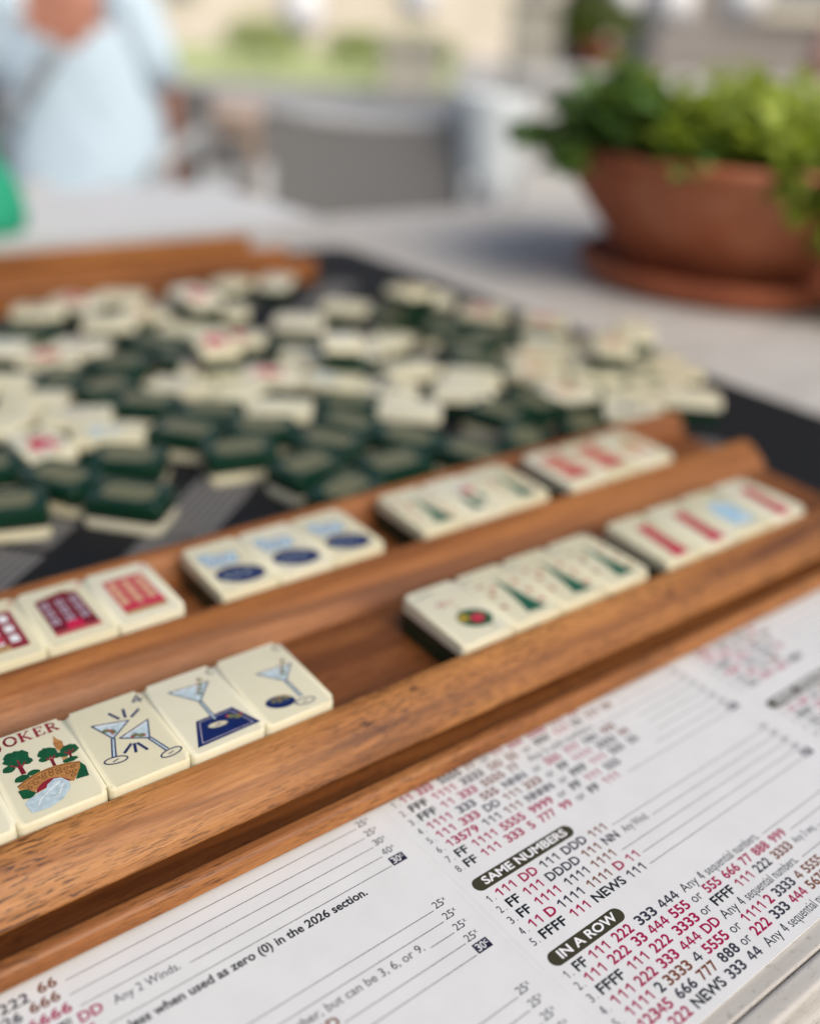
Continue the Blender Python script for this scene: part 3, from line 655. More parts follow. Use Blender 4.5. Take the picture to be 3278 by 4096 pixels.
# simple pictures for the heap
for nm, k1, k2 in (('blue', 'navy', 'slate'), ('red', 'red', 'rose'), ('lblue', 'sky', 'ice'), ('tan', 'peach', 'tan'), ('lav', 'lav', 'slate'), ('gold', 'yellow', 'gold'), ('green', 'olive', 'pine')):
    a = Art()
    if nm in ('blue', 'lblue'): a.P(k1, bez((-6.4, -3), (0, -11), (6.6, -3.4)) + [(0, -1.6)]); a.P(k2, [(-4, 1), (4.6, 1), (0, 8.6)]); a.S(k1, .5, [(0, -2), (0, 9)])
    elif nm in ('red', 'tan'): a.P(k1, [(-5.6, -9), (5.8, -9), (5.8, 2), (-5.6, 2)]); a.P(k2, [(-6.4, 2), (6.6, 2), (0, 9)]); a.P('white', [(-1.4, -9), (1.4, -9), (1.4, -4), (-1.4, -4)])
    elif nm == 'lav': a.S(k1, 1.2, ell(0, 0, 5.4, 7), True); a.S(k2, .8, [(-5, 11.6), (5, 11.6)]); a.D(k1, 0, 0, 2)
    else: a.blob(k1, 0, -1, 5, 6, 16, 2); a.S(k2, .9, [(0, -11), (0, 2)]); a.D(k2, 2, 3, 1.6)
    a.done(nm)
def make_tile(loc, rz, art, label, group, tilt=0.0, down=False, part_name='picture'):
    t = empty('mahjong_tile', loc, (tilt, math.pi if down else 0.0, rz))
    if down: t.location.z += TT / 1000.0
    tag(t, label, 'mahjong tile', group)
    for nm, me in zip(('back_layer', 'middle_layer', 'face_layer'), LAYER):
        o = bpy.data.objects.new(nm, me); COL.objects.link(o); o.parent = t
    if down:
        o = bpy.data.objects.new('back_sheen_patch', SHEEN); COL.objects.link(o); o.parent = t  # painted reflection on the upturned back
    elif art in ART:
        o = bpy.data.objects.new(part_name, ART[art]); COL.objects.link(o); o.parent = t
    return t
TH_ = 0.0247
def rack_tile(row, x0, i, art, label):
    y0, z0 = ((0, 0), (64.17, 1.4))[row]
    c, s = math.cos(TH_), math.sin(TH_)
    loc = W(x0 + 22 * i + 11, y0 + 16.35 * c + TT * s, z0 + 16.35 * s - TT * c)
    jit = random.uniform(-0.006, 0.006)
    make_tile(loc, jit, art, label, 'tiles set out in the front wooden rack', TH_)
F_ = [(-44, 'lblue', 'cream tile cut off by the left border, touching the joker tile in the front row'),
      (-22, 'joker', 'cream joker tile with a stone bridge, trees and a pale stream'),
      (0, 'clink', 'cream tile with two clinking martini glasses and a numeral 4'),
      (22, 'napkin', 'cream tile with a martini glass standing on a navy napkin'),
      (44, 'bowl', 'cream tile with a martini glass beside a navy bowl of olives'),
      (113.4, 'ornament', 'cream tile with a round green, yellow and red ornament beside the cypress tiles'),
      (135.4, 'cypress0', 'front-row cypress tree tile touching the ornament tile'),
      (157.4, 'cypress1', 'front-row cypress tree tile between two other cypress tiles'),
      (179.4, 'cypress0', 'front-row cypress tree tile at the end facing the red tower tiles'),
      (211.8, 'red_tower', 'front-row red tower tile nearest the cypress tiles'),
      (233.8, 'red_tower', 'front-row red tower tile touching the pale blue house tile'),
      (255.8, 'blue_house', 'cream tile with a pale blue house between two red tower tiles'),
      (277.8, 'red_tower', 'red tower tile at the far right end of the front row')]
for x, art, lab in F_: rack_tile(0, x, 0, art, lab)
B_ = [(51.07 - 88, 'brick_red', 'back-row red house tile hidden past the left border, beside the white-windowed facade'), (51.07 - 66, 'brick_white', 'back-row tile with a maroon facade and white windows at the left border'),
      (51.07 - 44, 'brick_dark', 'back-row tile with a dark red arched facade'), (51.07 - 22, 'brick_red', 'back-row tile with a pink-red facade, last before the gap'),
      (63.9, 'boat', 'navy boat tile nearest the red facade tiles in the back row'), (85.9, 'boat', 'navy boat tile between two other boat tiles'), (107.9, 'boat', 'navy boat tile at the end facing the green tree tiles'),
      (148.05, 'cypress1', 'back-row green tree tile next to the balloon tile, nearest the boats'), (170.05, 'balloon', 'back-row tile with a pink balloon above small green trees'), (192.05, 'cypress0', 'back-row green tree tile at the end facing the red facades'),
      (226.9, 'brick_red', 'back-row pink-red facade tile next to the green tree tiles'), (248.9, 'brick_red', 'back-row pink-red facade tile between another facade and a tan tile'), (270.9, 'tan', 'back-row tan house tile at the right end')]
for x, art, lab in B_[1:]: rack_tile(1, x, 0, art, lab)

# ------------------------------------------------------------------ heap of loose tiles on the mat
POOL=[(193.2,465.2,323,'U','plain'),(133.2,454.1,333,'U','blue'),(161.6,463.8,303,'U','red'),(161.5,408.1,338,'U','plain'),(192.0,418.9,331,'U','tan'),(87.9,387.5,323,'U','lblue'),(106.7,356.0,328,'U','red'),(129.3,368.4,325,'U','lav'),(71.3,328.1,323,'U','plain'),(77.8,293.9,328,'U','plain'),(56.1,272.1,43,'U','plain'),(61.1,236.0,93,'U','red'),(92.1,234.6,338,'U','lblue'),(87.7,261.9,333,'U','lav'),(100.3,320.7,53,'D',''),(136.7,329.8,328,'D',''),(124.4,265.6,323,'D',''),(147.0,238.0,333,'D',''),(125.5,220.5,311,'D',''),(89.5,204.2,323,'D',''),(75.0,168.0,313,'D',''),(29.9,185.3,343,'D',''),(32.2,226.2,353,'D',''),(150.2,278.0,323,'U','lav'),(277.9,465.7,33,'U','plain'),(312.4,458.4,43,'U','lav'),(318.6,373.0,313,'U','plain'),(270.7,356.5,323,'U','plain'),(238.2,400.0,328,'U','blue'),(199.0,371.6,308,'U','plain'),(218.2,341.8,323,'U','red'),(175.3,295.6,326,'U','red'),(201.0,271.5,315,'U','red'),(235.4,288.2,318,'U','lav'),(267.2,287.7,303,'U','tan'),(297.9,293.1,23,'U','plain'),(225.1,247.2,308,'U','lblue'),(243.8,219.1,311,'U','blue'),(236.9,190.7,318,'U','plain'),(178.9,224.1,323,'U','plain'),(173.7,258.4,38,'U','plain'),(214.9,215.5,318,'D',''),(158.9,206.9,333,'D',''),(135.7,187.7,348,'D',''),(153.5,156.5,13,'D',''),(198.7,190.8,288,'D',''),(213.0,160.0,293,'D',''),(188.7,139.0,3,'D',''),(154.8,127.2,23,'D',''),(388.1,366.1,328,'U','gold'),(401.0,320.7,313,'U','red'),(422.6,281.2,308,'U','red'),(348.9,304.6,343,'D',''),(369.3,273.9,313,'D',''),(387.5,243.4,323,'U','lblue'),(357.6,223.1,328,'U','tan'),(410.9,217.7,313,'U','blue'),(299.7,214.8,318,'U','plain'),(279.5,199.4,325,'U','plain'),(338.1,201.0,298,'U','tan'),(332.4,170.6,343,'U','tan'),(275.9,164.8,288,'D',''),(262.9,130.2,48,'D',''),(303.0,129.9,43,'D',''),(228.2,129.6,288,'D',''),(319.4,230.3,308,'D',''),(302.2,165.6,273,'D',''),(434.4,225.5,311,'U','plain'),(427.3,187.3,315,'U','green'),(418.2,164.1,313,'U','plain'),(389.1,129.8,318,'U','plain'),(341.5,129.6,320,'U','blue'),(370.9,184.8,328,'U','green'),(393.1,157.4,315,'U','green'),(385.9,204.4,333,'U','plain'),(358.5,145.5,317,'U','plain'),(275.3,242.3,353,'U','plain'),(173.4,325.5,3,'D',''),(331.1,335.8,283,'D',''),(115.3,295.5,23,'D',''),(170.6,356.4,313,'D',''),(242.2,314.9,338,'D',''),(111.4,411.2,8,'D',''),(250.7,262.4,33,'D',''),(57.7,199.5,298,'D',''),(334.4,259.4,353,'D',''),(177.5,175.5,303,'D','')]
ORD = 'first second third fourth fifth sixth seventh eighth ninth tenth eleventh twelfth thirteenth fourteenth fifteenth sixteenth seventeenth eighteenth nineteenth twentieth'.split()
BANDS = ((175, 'nearest the front rack'), (225, 'second row from the front rack'), (290, 'mid heap'), (370, 'second row from the far rack'), (999, 'nearest the far rack'))
LOOK = dict(plain='plain cream tile', blue='cream tile with navy boat', lblue='cream tile with pale blue boat', red='cream tile with red house', tan='cream tile with peach house', lav='cream tile with lavender ring', gold='cream tile with gold picture', green='cream tile with olive-green picture')
keyed = {}
for p in POOL:
    b = next(t for lim, t in BANDS if p[1] < lim)
    keyed.setdefault((b, p[3], p[4]), []).append(p)
for (b, kind, art), ps in keyed.items():
    ps.sort(key=lambda p: p[0] * 0.797 - p[1] * 0.602)
    for i, p in enumerate(ps):
        look = 'face-down green tile' if kind == 'D' else LOOK[art]
        lab = look + ', ' + b if len(ps) == 1 else '%s, %s from left, %s' % (look, ORD[i], b)
        z = -19.95 if kind == 'U' else -19.95
        rz = math.radians(p[2] - 90) + (math.pi if kind == 'D' and False else 0)
        make_tile(W(p[0], p[1], z), rz, art, lab, 'loose tiles heaped on the mat', 0.0, kind == 'D')

# a few tiles thrown on top of the others: STACK = x, y, degrees, tilt, picture, label
STACK = [
         (215, 395, 10, .09, 'red', 'red house tile lying on other tiles behind the middle of the heap'), (245, 268, 330, -.08, 'lblue', 'pale blue boat tile lying on other tiles in mid heap'),
         (390, 190, 310, .08, 'tan', 'peach house tile lying on other tiles at the right of the heap'), (180, 300, 350, .1, 'red', 'red house tile lying on other tiles at the left of mid heap'),
         (352, 345, 290, -.1, 'gold', 'gold picture tile lying on other tiles by the right border of the mat'), (425, 205, 320, .07, 'plain', 'blank cream tile lying on top at the far right of the heap')]
for x, y, d, tl, art, lab in STACK:
    make_tile(W(x, y, -6.5 + abs(tl) * 11), math.radians(d), art, lab, 'loose tiles heaped on the mat', tl)
# ------------------------------------------------------------------ terracotta bowl, saucer and plant
PX, PY = 698, 346
bm = bmesh.new()
lathe(bm, [(0.1, 0.2), (104, 0.2), (113, 2), (119, 8), (122.5, 17), (123, 21), (121, 22.5), (117, 19), (113, 12), (107, 7), (0.1, 6.5)], 64)
tag(obj('plant_saucer', mm(bm), TERRA, None, True, W(PX, PY, -22.5)), 'terracotta saucer under the big planted bowl on the white table', 'saucer')
pot = empty('potted_plant', W(PX, PY, -15.8)); tag(pot, 'big round terracotta bowl overflowing with bright green leaves on the white table', 'potted plant')
bm = bmesh.new()
lathe(bm, [(0.1, 0), (76, 0), (82, 3), (93, 20), (113, 46), (136, 74), (151, 92), (156, 98), (159, 102.5), (157.5, 106), (152, 106.5), (147, 101), (140, 88), (0.1, 87)], 72)
obj('bowl', mm(bm), TERRA, pot, True)
bm = bmesh.new(); lathe(bm, [(0.1, 93), (60, 92), (139, 90.5)], 40); obj('soil', mm(bm), SOIL, pot)
def leaf_mat(name, c, tr=0.3):
    M = mat(name, c, 0.45)
    g = G(M); g.base(g.ramp(g.noise(g.mapping((40, 40, 40)), 1, 3), [(0.3, tuple(v * 0.75 for v in c)), (0.7, tuple(v * 1.25 for v in c))]))
    t = g.n.new("ShaderNodeBsdfTranslucent"); t.inputs[0].default_value = (c[0] * 1.3, c[1] * 1.3, c[2] * 0.8, 1)
    mx = g.n.new("ShaderNodeMixShader"); mx.inputs[0].default_value = tr
    g.L(g.b.outputs[0], mx.inputs[1]); g.L(t.outputs[0], mx.inputs[2]); g.L(mx.outputs[0], g.n["Material Output"].inputs[0])
    return M
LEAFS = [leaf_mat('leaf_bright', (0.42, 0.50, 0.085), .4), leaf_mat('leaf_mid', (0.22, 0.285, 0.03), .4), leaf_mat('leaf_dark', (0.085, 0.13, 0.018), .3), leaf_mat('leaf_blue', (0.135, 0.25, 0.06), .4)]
STEM = mat('green_stem', (0.10, 0.16, 0.04), 0.5)
def leaf(bm, p, d, size, mi, rnd, wid=0.55):
    d = Vector(d).normalized(); s = d.cross(Vector((rnd.uniform(-.4, .4), rnd.uniform(-.4, .4), 1))).normalized(); n = s.cross(d).normalized()
    p = Vector(p); L = size; w = size * wid
    a = bm.verts.new(p); b = bm.verts.new(p + d * L * .45 + n * L * .07); c = bm.verts.new(p + d * L - n * L * .15)
    l1 = bm.verts.new(p + d * L * .25 + s * w * .38 + n * L * .1); l2 = bm.verts.new(p + d * L * .62 + s * w * .42 + n * L * .06)
    r1 = bm.verts.new(p + d * L * .25 - s * w * .38 + n * L * .1); r2 = bm.verts.new(p + d * L * .62 - s * w * .42 + n * L * .06)
    for f in ((a, b, l1), (l1, b, l2), (l2, b, c), (a, r1, b), (r1, r2, b), (r2, c, b)):
        q = bm.faces.new(f); q.material_index = mi; q.smooth = True
rnd = random.Random(21)
bm = bmesh.new(); sb = bmesh.new()
HX, HY = Vector((0.7817, -0.6237)), Vector((0.6237, 0.7817))
for k in range(560):
    a = rnd.uniform(0, 2 * math.pi); r = 136 * math.sqrt(rnd.random())
    bx, by = r * math.cos(a), r * math.sin(a)
    clump = math.sin(bx * 0.045 + 1.0) * math.cos(by * 0.05) + 0.35 * math.sin(bx * .11 + by * .07)
    hgt = 44 + 28 * clump + rnd.uniform(-14, 16) - 16 * (r / 136) ** 2
    out = 0.25 + 0.75 * (r / 136)
    tip = Vector((bx + math.cos(a) * 26 * out + rnd.uniform(-8, 8), by + math.sin(a) * 26 * out + rnd.uniform(-8, 8), 92 + max(8, hgt)))
    base_ = Vector((bx * .9, by * .9, 91)); mid = base_.lerp(tip, .55) + Vector((0, 0, 6))
    tube(sb, [base_, mid, tip], 0.8, 5, 0, 0.5)
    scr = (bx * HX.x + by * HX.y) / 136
    for j in range(rnd.randint(5, 8)):
        t = rnd.uniform(.45, 1.0); p = mid.lerp(tip, (t - .45) / .55)
        d = Vector((math.cos(a) * .5 + rnd.uniform(-.9, .9), math.sin(a) * .5 + rnd.uniform(-.9, .9), rnd.uniform(-.35, .6)))
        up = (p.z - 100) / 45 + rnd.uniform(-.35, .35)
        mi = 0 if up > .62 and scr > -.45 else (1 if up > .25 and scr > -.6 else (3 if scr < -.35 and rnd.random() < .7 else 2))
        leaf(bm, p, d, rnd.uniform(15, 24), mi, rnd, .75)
# stray sprigs on the left and strands trailing over the rim on the right
def strand(a, drop, reach, seed, m0):
    q = random.Random(seed); P = []
    for k in range(11):
        t = k / 10; r = 134 + reach * min(1, t * 2.2) + 4 * math.sin(k * 1.3)
        P.append(Vector((r * math.cos(a + .05 * math.sin(k)), r * math.sin(a + .05 * math.sin(k)), 100 + 16 * math.sin(min(1, t * 3) * 1.6) - drop * t ** 1.4)))
    tube(sb, P, 1.1, 5, 0, .6)
    for p in P[1:]:
        for j in range(5):
            leaf(bm, p, (math.cos(a) + q.uniform(-1, 1), math.sin(a) + q.uniform(-1, 1), q.uniform(-.9, .2)), q.uniform(14, 22), m0 if q.random() < .6 else 2, q, .7)
ha = math.atan2(HX.y, HX.x)
for k, (da, drop, reach) in enumerate(((-.80, 128, 20), (-.92, 130, 22), (-1.02, 124, 24), (-1.1, 108, 22), (-1.18, 84, 20), (-1.26, 64, 17), (-1.36, 52, 15), (-.7, 120, 16), (-1.48, 34, 14), (-1.6, 24, 14))): strand(ha + da, drop, reach, k, 1)
for da, drop, reach in ((math.pi - .3, 10, 44), (math.pi + .1, 4, 48), (math.pi + .5, 16, 36), (math.pi + .25, 24, 26)): strand(ha + da, drop, reach, 40 + int(da * 10), 3)
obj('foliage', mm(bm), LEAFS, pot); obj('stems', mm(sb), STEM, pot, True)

# ------------------------------------------------------------------ green pouch behind the far rack
FELT = mat('green_felt', (0.012, 0.30, 0.165), 0.8)
pch = empty('drawstring_pouch', W(194, 789, -24)); tag(pch, 'emerald green pouch on the pale table behind the far rack', 'pouch')
bm = bmesh.new()
lathe(bm, [(0.1, 0.4), (30, 0.4), (36, 6), (38, 20), (34, 38), (26, 56), (16, 67), (11, 70), (14, 74), (20, 81), (18, 82), (9, 73), (0.1, 72)], 36)
for v in bm.verts:
    a = math.atan2(v.co.y, v.co.x); k = 1 + .06 * math.sin(9 * a) * min(1, v.co.z / 40); v.co.x *= k; v.co.y *= k
obj('pouch_body', mm(bm), FELT, pch, True)
bm = bmesh.new(); tube(bm, [(11.6 * math.cos(t), 11.6 * math.sin(t), 70) for t in [2 * math.pi * i / 20 for i in range(21)]], 1.6, 8); obj('cord', mm(bm), mat('cord', (0.3, .28, .2), .8), pch, True)

# ------------------------------------------------------------------ people
SKIN = mat('skin', (0.46, 0.20, 0.13), 0.5, sss=0.0)
HAIR = mat('brown_hair', (0.06, 0.035, 0.02), 0.5); EYEW = mat('eye_white', (.7, .68, .65), .2); IRIS = mat('iris', (.05, .03, .02), .2); LIPS = mat('lips', (.35, .10, .09), .4)
def cloth(name, c):
    M = mat(name, c, 0.85); g = G(M); g.bump(g.noise(g.mapping((7, 7, 3.5)), 1, 3, 0.5, 1.2), 0.8, 0.03); return M
def skinned(name, chains, M, parent, levels=2):
    """one continuous surface grown round joints: chains = [[(x,y,z,r),...],...], a shared point joins the chains"""
    idx, vs, es = {}, [], []
    def vid(p):
        k = tuple(round(c, 4) for c in p[:3])
        if k not in idx: idx[k] = len(vs); vs.append(p)
        return idx[k]
    for ch in chains:
        ids = [vid(p) for p in ch]
        es += [(a, b) for a, b in zip(ids, ids[1:])]
    me = bpy.data.meshes.new(name); me.from_pydata([p[:3] for p in vs], es, [])
    o = bpy.data.objects.new(name, me); COL.objects.link(o); o.parent = parent
    sm = o.modifiers.new('skin', 'SKIN'); sm.use_smooth_shade = True
    for i, p in enumerate(vs):
        sv = me.skin_vertices[0].data[i]; sv.radius = (p[3], p[4] if len(p) > 4 else p[3]); sv.use_root = i == 0
    ss = o.modifiers.new('sub', 'SUBSURF'); ss.levels = levels; ss.render_levels = levels
    me.materials.append(M)
    dg = bpy.context.evaluated_depsgraph_get(); dg.update()
    m2 = bpy.data.meshes.new_from_object(o.evaluated_get(dg)); o.modifiers.clear(); o.data = m2
    return o
def loft(rings, closed=True, n=28):
    """rings: (x, y, z, rx, ry, p): superellipse cross-sections"""
    bm = bmesh.new(); R_ = []
    for x, y, z, rx, ry in rings:
        R_.append([bm.verts.new((x + rx * math.copysign(abs(math.cos(t)) ** .85, math.cos(t)), y + ry * math.copysign(abs(math.sin(t)) ** .85, math.sin(t)), z)) for t in [2 * math.pi * k / n for k in range(n)]])
    for a, b in zip(R_, R_[1:]):
        for k in range(n): bm.faces.new((a[k], a[(k + 1) % n], b[(k + 1) % n], b[k]))
    if closed: bm.faces.new(R_[0][::-1]); bm.faces.new(R_[-1])
    return bm
def person(loc, rz, label, shirt, trousers, hair, neck_v, chest_band=None, s=1.0):
    """seated figure facing -y, origin on the ground under the hips (metres)"""
    t = empty('person', loc, (0, 0, rz)); t.scale = (s, s, s); tag(t, label, 'person')
    H = .50
    arms = []
    for q in (-1, 1):
        sh = (q * .155, .02, 1.00, .05)
        w_ = (q * .185, .185, .66, .024); p_ = (q * .182, .205, .605, .033, .016)
        arms.append([(0, .02, .97, .14, .10), sh, (q * .19, .04, .89, .046), (q * .205, .085, .795, .038), (q * .195, .145, .72, .033), w_, p_])
        for f, (dx, ln) in enumerate(((-.024, .066), (-.008, .075), (.008, .07), (.023, .056))):
            y_ = .205 + dx
            arms.append([p_, (q * .182, y_, .575, .0095), (q * .181, y_ - .004, .575 - ln * .55, .0085), (q * .178, y_ - .012, .575 - ln, .007)])
        arms.append([w_, (q * .176, .158, .625, .010), (q * .172, .148, .598, .008)])
    body = [[(0, .06, H, .15, .11), (0, .05, .64, .125, .09), (0, .04, .80, .13, .09), (0, .02, .97, .14, .10), (0, .02, 1.06, .052, .055), (0, .005, 1.13, .055, .06), (0, -.005, 1.19, .075, .09), (0, 0, 1.26, .075, .095), (0, .01, 1.315, .045, .06)]] + arms
    for q in (-1, 1):
        body.append([(0, .06, H, .15, .11), (q * .09, .02, .50, .085), (q * .12, -.18, .50, .07), (q * .12, -.38, .48, .052), (q * .12, -.39, .28, .05), (q * .12, -.37, .09, .032), (q * .12, -.46, .035, .03)])
    bd = skinned('body', body, SKIN, t)
    # face
    bm = bmesh.new()
    tube(bm, [(0, -.088, 1.235), (0, -.112, 1.19), (0, -.098, 1.178)], .008, 8, 0, .013); obj('nose', bm, SKIN, t, True)
    for q in (-1, 1):
        bm = bmesh.new(); bmesh.ops.create_uvsphere(bm, u_segments=14, v_segments=10, radius=.0125, matrix=Matrix.Translation((q * .03, -.076, 1.222))); e = obj('eye', bm, EYEW, t, True)
        bm = bmesh.new(); bmesh.ops.create_uvsphere(bm, u_segments=12, v_segments=8, radius=.006, matrix=Matrix.Translation((q * .03, -.0845, 1.222))); obj('iris', bm, IRIS, e, True)
        bm = bmesh.new(); bmesh.ops.create_uvsphere(bm, u_segments=12, v_segments=10, radius=1, matrix=Matrix.Translation((q * .078, .005, 1.205)) @ Matrix.Diagonal((.01, .02, .032, 1))); obj('ear', bm, SKIN, t, True)
    bm = bmesh.new(); tube(bm, [(-.024, -.086, 1.150), (0, -.096, 1.148), (.024, -.086, 1.150)], .0065, 8); obj('mouth', bm, LIPS, t, True)
    bm = bmesh.new(); bmesh.ops.create_uvsphere(bm, u_segments=28, v_segments=18, radius=1, matrix=Matrix.Translation((0, .022, 1.245)) @ Matrix.Diagonal((.092, .105, .098, 1)))
    bmesh.ops.delete(bm, geom=[f for f in bm.faces if f.calc_center_median().y < -.045 and f.calc_center_median().z < 1.275 or f.calc_center_median().z < 1.17 and f.calc_center_median().y < .03], context='FACES')
    for v in bm.verts: v.co *= 1 + .012 * math.sin(v.co.x * 160) * math.sin(v.co.z * 40)
    obj('hair', bm, hair, t, True)
    # shirt: torso shell with an open neckline, sleeves over the upper arms
    bm = bmesh.new(); n = 44; R_ = []
    spec = [(.50, .06, .215, .14), (.58, .055, .212, .135), (.68, .05, .208, .125), (.78, .045, .20, .118), (.82, .043, .198, .116), (.86, .04, .195, .112), (.90, .037, .19, .107), (.93, .035, .186, .103), (.96, .032, .178, .097), (.985, .03, .165, .092), (1.02, .028, .13, .08), (1.045, .026, .09, .07)]
    for z, y, rx, ry in spec:
        R_.append([bm.verts.new((rx * math.cos(a), y + ry * math.sin(a) * (1.0 if math.sin(a) > 0 else 1.06), z + (.006 * math.sin(5 * a + z * 30)))) for a in [2 * math.pi * k / n for k in range(n)]])
    for i, (a, b) in enumerate(zip(R_, R_[1:])):
        for k in range(n):
            f = bm.faces.new((a[k], a[(k + 1) % n], b[(k + 1) % n], b[k]))
    if neck_v:
        dl = [f for f in bm.faces if f.calc_center_median().y < .02 and f.calc_center_median().z > neck_v and abs(f.calc_center_median().x) < .135 * math.sqrt((f.calc_center_median().z - neck_v) / .1)]
        bmesh.ops.delete(bm, geom=dl, context='FACES')
    sh = obj('shirt', bm, shirt, t, True)
    md = sh.modifiers.new('sub', 'SUBSURF'); md.levels = 1; md.render_levels = 1
    for q in (-1, 1):
        bm = bmesh.new(); tube(bm, [(q * .10, .025, 1.005), (q * .155, .02, .995), (q * .186, .03, .90), (q * .202, .042, .83)], .068, 18, 0, .058)
        obj('sleeve', bm, shirt, t, True)
        bm = bmesh.new(); tube(bm, [(q * .08, .04, .51), (q * .10, -.06, .505), (q * .12, -.19, .505), (q * .12, -.375, .485), (q * .12, -.40, .44), (q * .12, -.392, .28), (q * .12, -.375, .12)], .10, 18, 0, .058); obj('trouser_leg', bm, trousers, t, True)
        bm = bmesh.new(); box(bm, q * .12 - .045, q * .12 + .045, -.56, -.31, 0.0, .075, .03, 4); obj('shoe', bm, IRIS, t, True)
    if chest_band:  # flat grey band from the neckline down to one side
        bm = bmesh.new()
        pts = [(-.21, -.04, .66), (-.16, -.082, .72), (-.10, -.092, .79), (-.05, -.092, .85), (.0, -.086, .91)]
        for a, b in zip(pts, pts[1:]):
            d = (Vector(b) - Vector(a)); w = Vector((d.z, 0, -d.x)).normalized() * .018
            a_, b_ = Vector(a) - d * .03, Vector(b) + d * .03
            off = Vector((0, -.006, 0))
            lo = [bm.verts.new(p) for p in (a_ - w, b_ - w, b_ + w, a_ + w)]; hi = [bm.verts.new(p + off) for p in (a_ - w, b_ - w, b_ + w, a_ + w)]
            bm.faces.new(lo[::-1]); bm.faces.new(hi)
            for i in range(4): bm.faces.new((lo[i], lo[(i + 1) % 4], hi[(i + 1) % 4], hi[i]))
        obj('grey_band', bm, chest_band, t, True)
    return t
WICK = mat('dark_grey_weave', (0.15, 0.147, 0.143), 0.75)
_g = G(WICK); _w = _g.n.new("ShaderNodeTexWave"); _w.inputs["Scale"].default_value = 60; _g.L(_g.mapping((1, 1, 1)), _w.inputs[0]); _g.bump(_w.outputs[1], 0.5, 0.003)
FRAME = mat('pale_grey_metal', (0.42, 0.43, 0.43), 0.45)
def chair(loc, rz, label, wide=.46):
    t = empty('patio_chair', loc, (0, 0, rz)); tag(t, label, 'chair', 'patio chairs')
    h = wide / 2
    bm = bmesh.new(); box(bm, -h, h, -.24, .22, .41, .455, .018, 3); obj('seat', bm, WICK, t)
    bm = bmesh.new()
    rows = [(.47, h * .86, .235), (.56, h * .93, .262), (.65, h, .288), (.715, h * 1.02, .305), (.735, h * .98, .308)]
    R_ = []
    for z, w, y in rows: R_.append(([bm.verts.new((w * k / 8, y + .02 * (1 - (k / 8) ** 2), z + (0.018 * (k / 8) ** 2 if z > .7 else 0))) for k in range(-8, 9)], [bm.verts.new((w * k / 8, y + .05 + .02 * (1 - (k / 8) ** 2), z + (0.018 * (k / 8) ** 2 if z > .7 else 0))) for k in range(-8, 9)]))
    for (a, b), (c, d) in zip(R_, R_[1:]):
        for k in range(16): bm.faces.new((a[k], a[k + 1], c[k + 1], c[k])); bm.faces.new((b[k + 1], b[k], d[k], d[k + 1]))
        bm.faces.new((a[0], c[0], d[0], b[0])); bm.faces.new((a[-1], b[-1], d[-1], c[-1]))
    for k in range(16): bm.faces.new((R_[-1][0][k], R_[-1][0][k + 1], R_[-1][1][k + 1], R_[-1][1][k])); bm.faces.new((R_[0][0][k + 1], R_[0][0][k], R_[0][1][k], R_[0][1][k + 1]))
    obj('backrest', bm, WICK, t)
    bm = bmesh.new()
    tube(bm, [(-h - .02, .26, .64), (-h - .03, .0, .66), (-h - .02, -.22, .64), (-h + .01, -.25, .60)], .016, 10); tube(bm, [(h + .02, .26, .64), (h + .03, .0, .66), (h + .02, -.22, .64), (h - .01, -.25, .60)], .016, 10)
    tube(bm, [(-h, .34, .76), (-h * .5, .37, .745), (0, .378, .74), (h * .5, .37, .745), (h, .34, .76)], .014, 10)
    obj('arm_frame', bm, FRAME, t, True)
    for x, y, z in ((-h + .01, -.25, .60), (h - .01, -.25, .60), (-h + .01, .27, .66), (h - .01, .27, .66)):
        bm = bmesh.new(); tube(bm, [(x, y, z), (x * 1.02, y * 1.05, .3), (x * 1.05, y * 1.12, 0)], .015, 10); obj('leg', bm, FRAME, t, True)
    return t
YAW = math.atan2(HX.y, HX.x)
person((0.809, 2.235, 0), YAW, 'person in a light blue V-neck top seated behind the far rack', cloth('light_blue_cotton', (0.54, 0.67, 0.76)), cloth('pale_trousers', (0.45, 0.44, 0.42)), HAIR, .905, cloth('grey_band_cloth', (0.30, 0.34, 0.37)), .93)
chair((0.83, 2.26, 0), YAW, 'grey patio chair carrying the person in light blue')
chair((0.975, 1.32, 0), YAW, 'dark grey woven patio chair standing empty between the person in blue and the big pot', .44)
sd = empty('side_stand', (1.295, 2.66, 0), (0, 0, YAW)); tag(sd, 'low dark grey woven side stand just right of the person in blue', 'side stand')
bm = bmesh.new(); box(bm, -.15, .15, -.15, .15, .22, .56, .012); obj('woven_body', bm, WICK, sd)
bm = bmesh.new(); box(bm, -.165, .165, -.165, .165, .562, .585, .008); obj('top', bm, WICK, sd)
for x in (-.13, .13):
    for y in (-.13, .13):
        bm = bmesh.new(); box(bm, x - .015, x + .015, y - .015, y + .015, 0, .219, .002); obj('leg', bm, FRAME, sd)
person((3.20, 1.62, 0), YAW + .25, 'person in a blush pink top sitting beyond the low wall at the right', cloth('blush_cotton', (0.62, 0.36, 0.30)), cloth('dark_trousers', (0.05, 0.05, 0.06)), HAIR, 0.95)
chair((3.22, 1.66, 0), YAW + .25, 'grey patio chair carrying the person in pink beyond the low wall')

